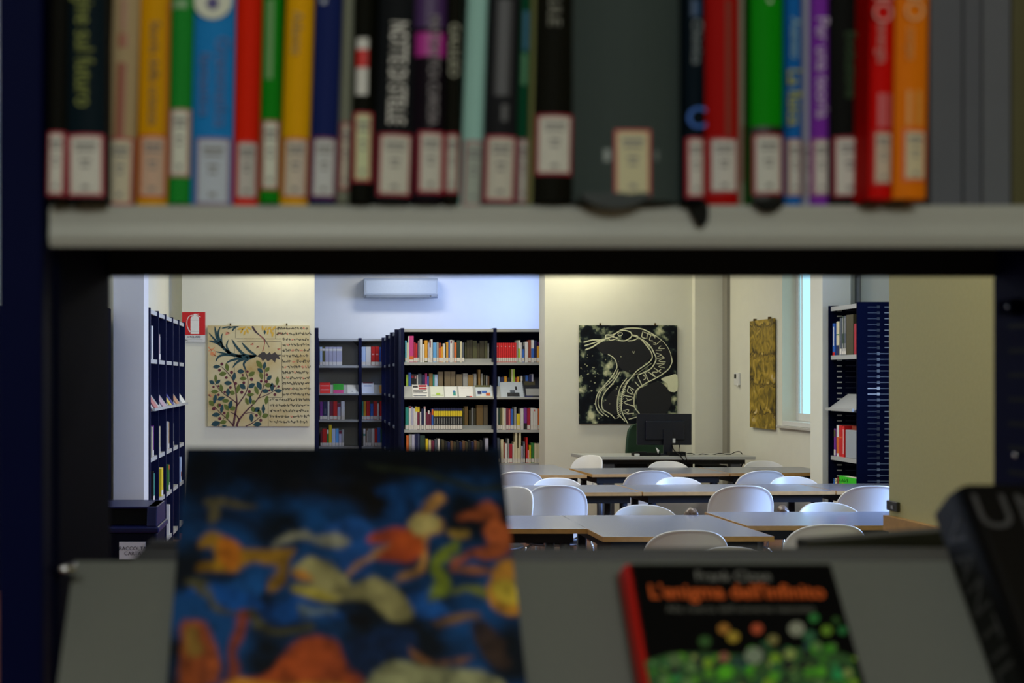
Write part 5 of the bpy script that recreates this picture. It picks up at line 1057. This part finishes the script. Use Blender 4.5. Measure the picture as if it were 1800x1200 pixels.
def painted_cover():
    """the cover picture as print: a fine grid whose vertex colours hold the soft-edged painting"""
    NX, NY = 190, 150
    c0 = lambda a, b: hit(300 + a / 2.769, 770 + b / 2.769, t1)
    # picture numbers -> cover coordinates
    def uv(p):
        w = c0(*p) - A; return (w.dot(r_) / Wd, w.dot(d_) / Wd)
    V0 = Hh / Wd
    us, vs_ = np.meshgrid(np.linspace(0, 1, NX), np.linspace(0, V0, NY))
    rg = np.random.RandomState(5)
    def fld(k, seed):
        r = np.random.RandomState(seed); g = r.rand(k + 3, k + 3); x = us * k; y = np.clip(vs_ * k, 0, k + 1)
        xi = np.clip(x.astype(int), 0, k + 1); yi = np.clip(y.astype(int), 0, k + 1); fx = x - xi; fy = y - yi
        fx = fx * fx * (3 - 2 * fx); fy = fy * fy * (3 - 2 * fy)
        return (g[yi, xi] * (1 - fx) + g[yi, xi + 1] * fx) * (1 - fy) + (g[yi + 1, xi] * (1 - fx) + g[yi + 1, xi + 1] * fx) * fy
    n1 = fld(7, 1) * .55 + fld(15, 2) * .3 + fld(34, 3) * .15
    n2 = fld(10, 4) * .6 + fld(26, 5) * .4
    col = np.zeros((NY, NX, 3))
    lo = np.array(hexc('04101c')); mid = np.array(hexc('0b355e')); hi = np.array(hexc('124c8a'))
    k = np.clip((n1 - .3) / .4, 0, 1)[..., None]
    col = lo * (1 - k) + (mid * (1 - k) + hi * k) * k
    wx = us + (n2 - .5) * .05; wy = vs_ + (n1 - .5) * .05
    for pts, h in BLOBS:
        pp = np.array([uv(p[:2]) for p in smooth_loop([(a, b, 0) for a, b in pts], 3)])
        ins = np.zeros(us.shape, bool); dist = np.full(us.shape, 9.0)
        for i in range(len(pp)):
            ax, ay = pp[i - 1]; bx, by = pp[i]
            cr = ((ay > wy) != (by > wy)) & (wx < (bx - ax) * (wy - ay) / ((by - ay) or 1e-9) + ax); ins ^= cr
            L = (bx - ax) ** 2 + (by - ay) ** 2 or 1e-9; t = np.clip(((wx - ax) * (bx - ax) + (wy - ay) * (by - ay)) / L, 0, 1)
            dist = np.minimum(dist, np.hypot(wx - ax - t * (bx - ax), wy - ay - t * (by - ay)))
        s = np.where(ins, dist, -dist); big = h in ('04070e', '070a0e', '100d08'); e = .05 if big else .012
        a = np.clip((s + e) / (2 * e), 0, 1); a = a * a * (3 - 2 * a) * (.92 if big else .95)
        sh = (.2 + 1.6 * fld(18, 9) * .5 + .8 * fld(40, 8))[..., None]
        col = col * (1 - a[..., None]) + np.array(hexc(h)) * sh * a[..., None]
    verts = [tuple(A + r_ * (Wd * u) + d_ * (Wd * v) + SN * .0003) for u, v in zip(us.ravel(), vs_.ravel())]
    faces = [(j * NX + i, (j + 1) * NX + i, (j + 1) * NX + i + 1, j * NX + i + 1) for j in range(NY - 1) for i in range(NX - 1)]
    m = bpy.data.materials.new('painted_print'); m.use_nodes = True; nt = m.node_tree; bs = nt.nodes['Principled BSDF']
    bs.inputs['Roughness'].default_value = .5; bs.inputs['Specular IOR Level'].default_value = .2
    at = nt.nodes.new('ShaderNodeVertexColor'); at.layer_name = 'print'; nt.links.new(at.outputs[0], bs.inputs['Base Color'])
    mb = MB().add(verts, faces, m); o = mb.obj('cover_print', b1, world=True)
    ca = o.data.color_attributes.new('print', 'FLOAT_COLOR', 'POINT')
    buf = np.ones((NX * NY, 4), np.float32); buf[:, :3] = col.reshape(-1, 3); ca.data.foreach_set('color', buf.ravel())
painted_cover()
# 2: black book with orange title
t2 = 0.031
A = hit(1105.8, 991, t2); B = hit(1460, 991, t2); r_ = (B - A).normalized(); Wd = (B - A).length
d_ = (hit(1515.6, 1200, t2) - B).normalized(); d_ = (d_ - r_ * d_.dot(r_)).normalized(); Hh = 0.235
q = [A, A + r_ * Wd, A + r_ * Wd + d_ * Hh, A + d_ * Hh]
b2 = tag(centred(MB().prism(q, SN * -0.0015, mat('050505', .5, spec=0.08)), 'book'), 'black book with orange title and flowers, red spine, on the sloping plate', 'book', 'books shown on the sloping plate in front')
RS = mat('d81404', .45)
pr = []
for k in range(9):
    a = PI / 2 * 0 + PI * k / 8
    pr.append(A - SN * (0.015 - 0.015 * math.cos(a)) - r_ * (0.005 * math.sin(a)))
sb = MB().prism(pr + [A - SN * 0.030 + r_ * 0.002, A + r_ * 0.002], d_ * Hh, RS).obj('spine', b2, world=True); sb['label'] = 'bright red spine'
q2 = [A + r_ * 0.003 + d_ * 0.003, A + r_ * (Wd - .003) + d_ * 0.003, A + r_ * (Wd - .003) + d_ * (Hh - .003), A + r_ * 0.003 + d_ * (Hh - .003)]
MB().prism([p - SN * 0.0016 for p in q2], SN * -0.0265, PAPER).obj('pages', b2, world=True)
MB().prism([p - SN * 0.0284 for p in q], SN * -0.0015, mat('050505', .5, spec=0.08)).obj('back_cover', b2, world=True)
def cov(u, v, d=0.0): return A + r_ * (Wd * u) + d_ * (Wd * v) + SN * d
upv = -d_
text_obj('lettering', 'Frank Close', 0.0125, mat('8c8c86', .6), b2, cov(.50, .07, .0004), r_, upv, extrude=0.0001)
q_ = text_obj('lettering', "L'enigma dell'infinito", 0.0172, mat('e06010', .6), b2, cov(.50, .155, .0004), r_, upv, extrude=0.0001, bold=0.0004)
text_obj('lettering', 'Alla ricerca dell’universo nascosto', 0.0085, mat('6c6c64', .6), b2, cov(.50, .245, .0004), r_, upv, extrude=0.0001)
mb = MB(); rf = random.Random(3)
def cc3(a, b): return hit(1060 + a / 3.6, 940 + b / 3.6, t2)
def dot(x, y, r, col, d):
    q = cc3(x, y) - A; u_ = q.dot(r_) / Wd; m_ = r / 3.6 / 355
    if u_ < m_ + .004 or u_ > .996 - m_: return
    patch(mb, [cc3(x + r * math.cos(t * PI / 5), y + r * .9 * math.sin(t * PI / 5)) for t in range(10)], mat(col, .5), SN, d)
patch(mb, smooth_loop([cc3(*p) for p in ((262, 800), (420, 750), (640, 745), (900, 760), (1150, 715), (1400, 715), (1570, 765), (1630, 960), (1680, 1150), (340, 1150))], 1), mat('2c5c24', .5), SN, .0003)
for i in range(170):
    x = rf.uniform(250, 1590); y = rf.uniform(700, 1120)
    if x < 900 and y < 770: y += 70
    dot(x, y, rf.uniform(12, 42), rf.choice(['3c8a1c', '5aa418', '1e6a3c', '88b41c', '0c2a18', '0e3a48', '6a9450', '0a1c10', '2c8a48', '9cae5c', '041008', '3f9a14']), .0005 + .000004 * i)
for (x, y, r, col) in ((760, 600, 38, 'b87c28'), (820, 650, 40, 'b89a28'), (970, 600, 38, 'c8542c'), (1220, 600, 52, '9ca08c'), (1330, 530, 32, '2c8a3c'), (1470, 545, 24, '2c5c1c'), (1410, 610, 36, '6c9a20'), (1510, 610, 30, '1f7c3c'), (1300, 650, 46, '2c6a44'), (1070, 670, 36, '8c8448'), (640, 680, 40, '2f6020'), (950, 770, 60, '8c9c84'), (760, 780, 36, 'a0644c'), (770, 875, 52, '5cc410'), (920, 860, 32, '4cb410'), (1080, 900, 36, '5cb41c'), (450, 800, 50, '5c7c48'), (1480, 890, 40, '1ea458'), (1370, 870, 40, '58b420')):
    dot(x, y, r, col, .0016 + .0001 * (x % 7))
mb.obj('printed_flowers', b2, world=True)['kind'] = 'stuff'
# 3: thick black book at right, raised letters
t3 = 0.050
Ye = 0.995; vtop = 0.0454; xe = 0.535
A = pl(xe, vtop, t3); r_ = Vector((1, 0, 0)); d_ = (-SV); Wd = 0.155; Hh = 0.27
BLK = mat('070708', 0.35, spec=0.25)
mb = MB(); prf = []
for k in range(7):
    a = PI / 2 * k / 6
    prf.append((0.010 * (1 - math.cos(a)), 0.018 * (1 - math.sin(a))))
out = [(0.0, -t3)] + [(0.0, -0.018)] + [(p[0], -p[1]) for p in prf] + [(Wd, 0.0), (Wd, -0.004), (0.010, -0.004), (0.006, -0.01), (0.006, -t3 + .004), (Wd, -t3 + .004), (Wd, -t3)]
pts = [A + r_ * a + SN * b for a, b in out]
b3 = tag(centred(MB().prism(pts, d_ * Hh, BLK), 'book', bevel=0.006), 'thick glossy black book at right edge with large UN lettering', 'book', 'books shown on the sloping plate in front')
MB().prism([A + r_ * a + SN * b + d_ * 0.004 for a, b in ((0.011, -.0045), (Wd - .004, -.0045), (Wd - .004, -t3 + .0045), (0.007, -t3 + .0045))], d_ * (Hh - .008), PAPER).obj('pages', b3, world=True)
LT = mat('4a4a4c', .35)
text_obj('lettering', 'UNA', 0.046, LT, b3, A + r_ * 0.056 + SN * 0.0004 + d_ * 0.028, r_, -d_, extrude=0.0003, space=1.1)
text_obj('lettering', 'VANTILUOS', 0.038, LT, b3, A + SN * (-0.030) + r_ * -0.0004 + d_ * 0.135, d_, SN * 1.0, extrude=0.0003, space=1.15)
# ---- things behind the plate
Yk = 1.20
tag(centred(MB().prism([P(1420, 952, Yk), P(1420, 972, Yk), P(1700, 972, Yk), P(1700, 930, Yk)], (0, 0.03, 0), mat('2e2e20', .7, spec=.1)), 'book', bevel=0.001), 'dark olive book lying behind the plate, left of the thick black book', 'book')
tag(centred(MB().prism([P(254, 958, 1.16), P(254, 985, 1.16), P(340, 985, 1.16), P(340, 958, 1.16)], (0, 0.05, 0), mat('0a0a08', .7, spec=.1)), 'book', bevel=0.002), 'small dark book lying behind the plate, left of the painted cover', 'book')
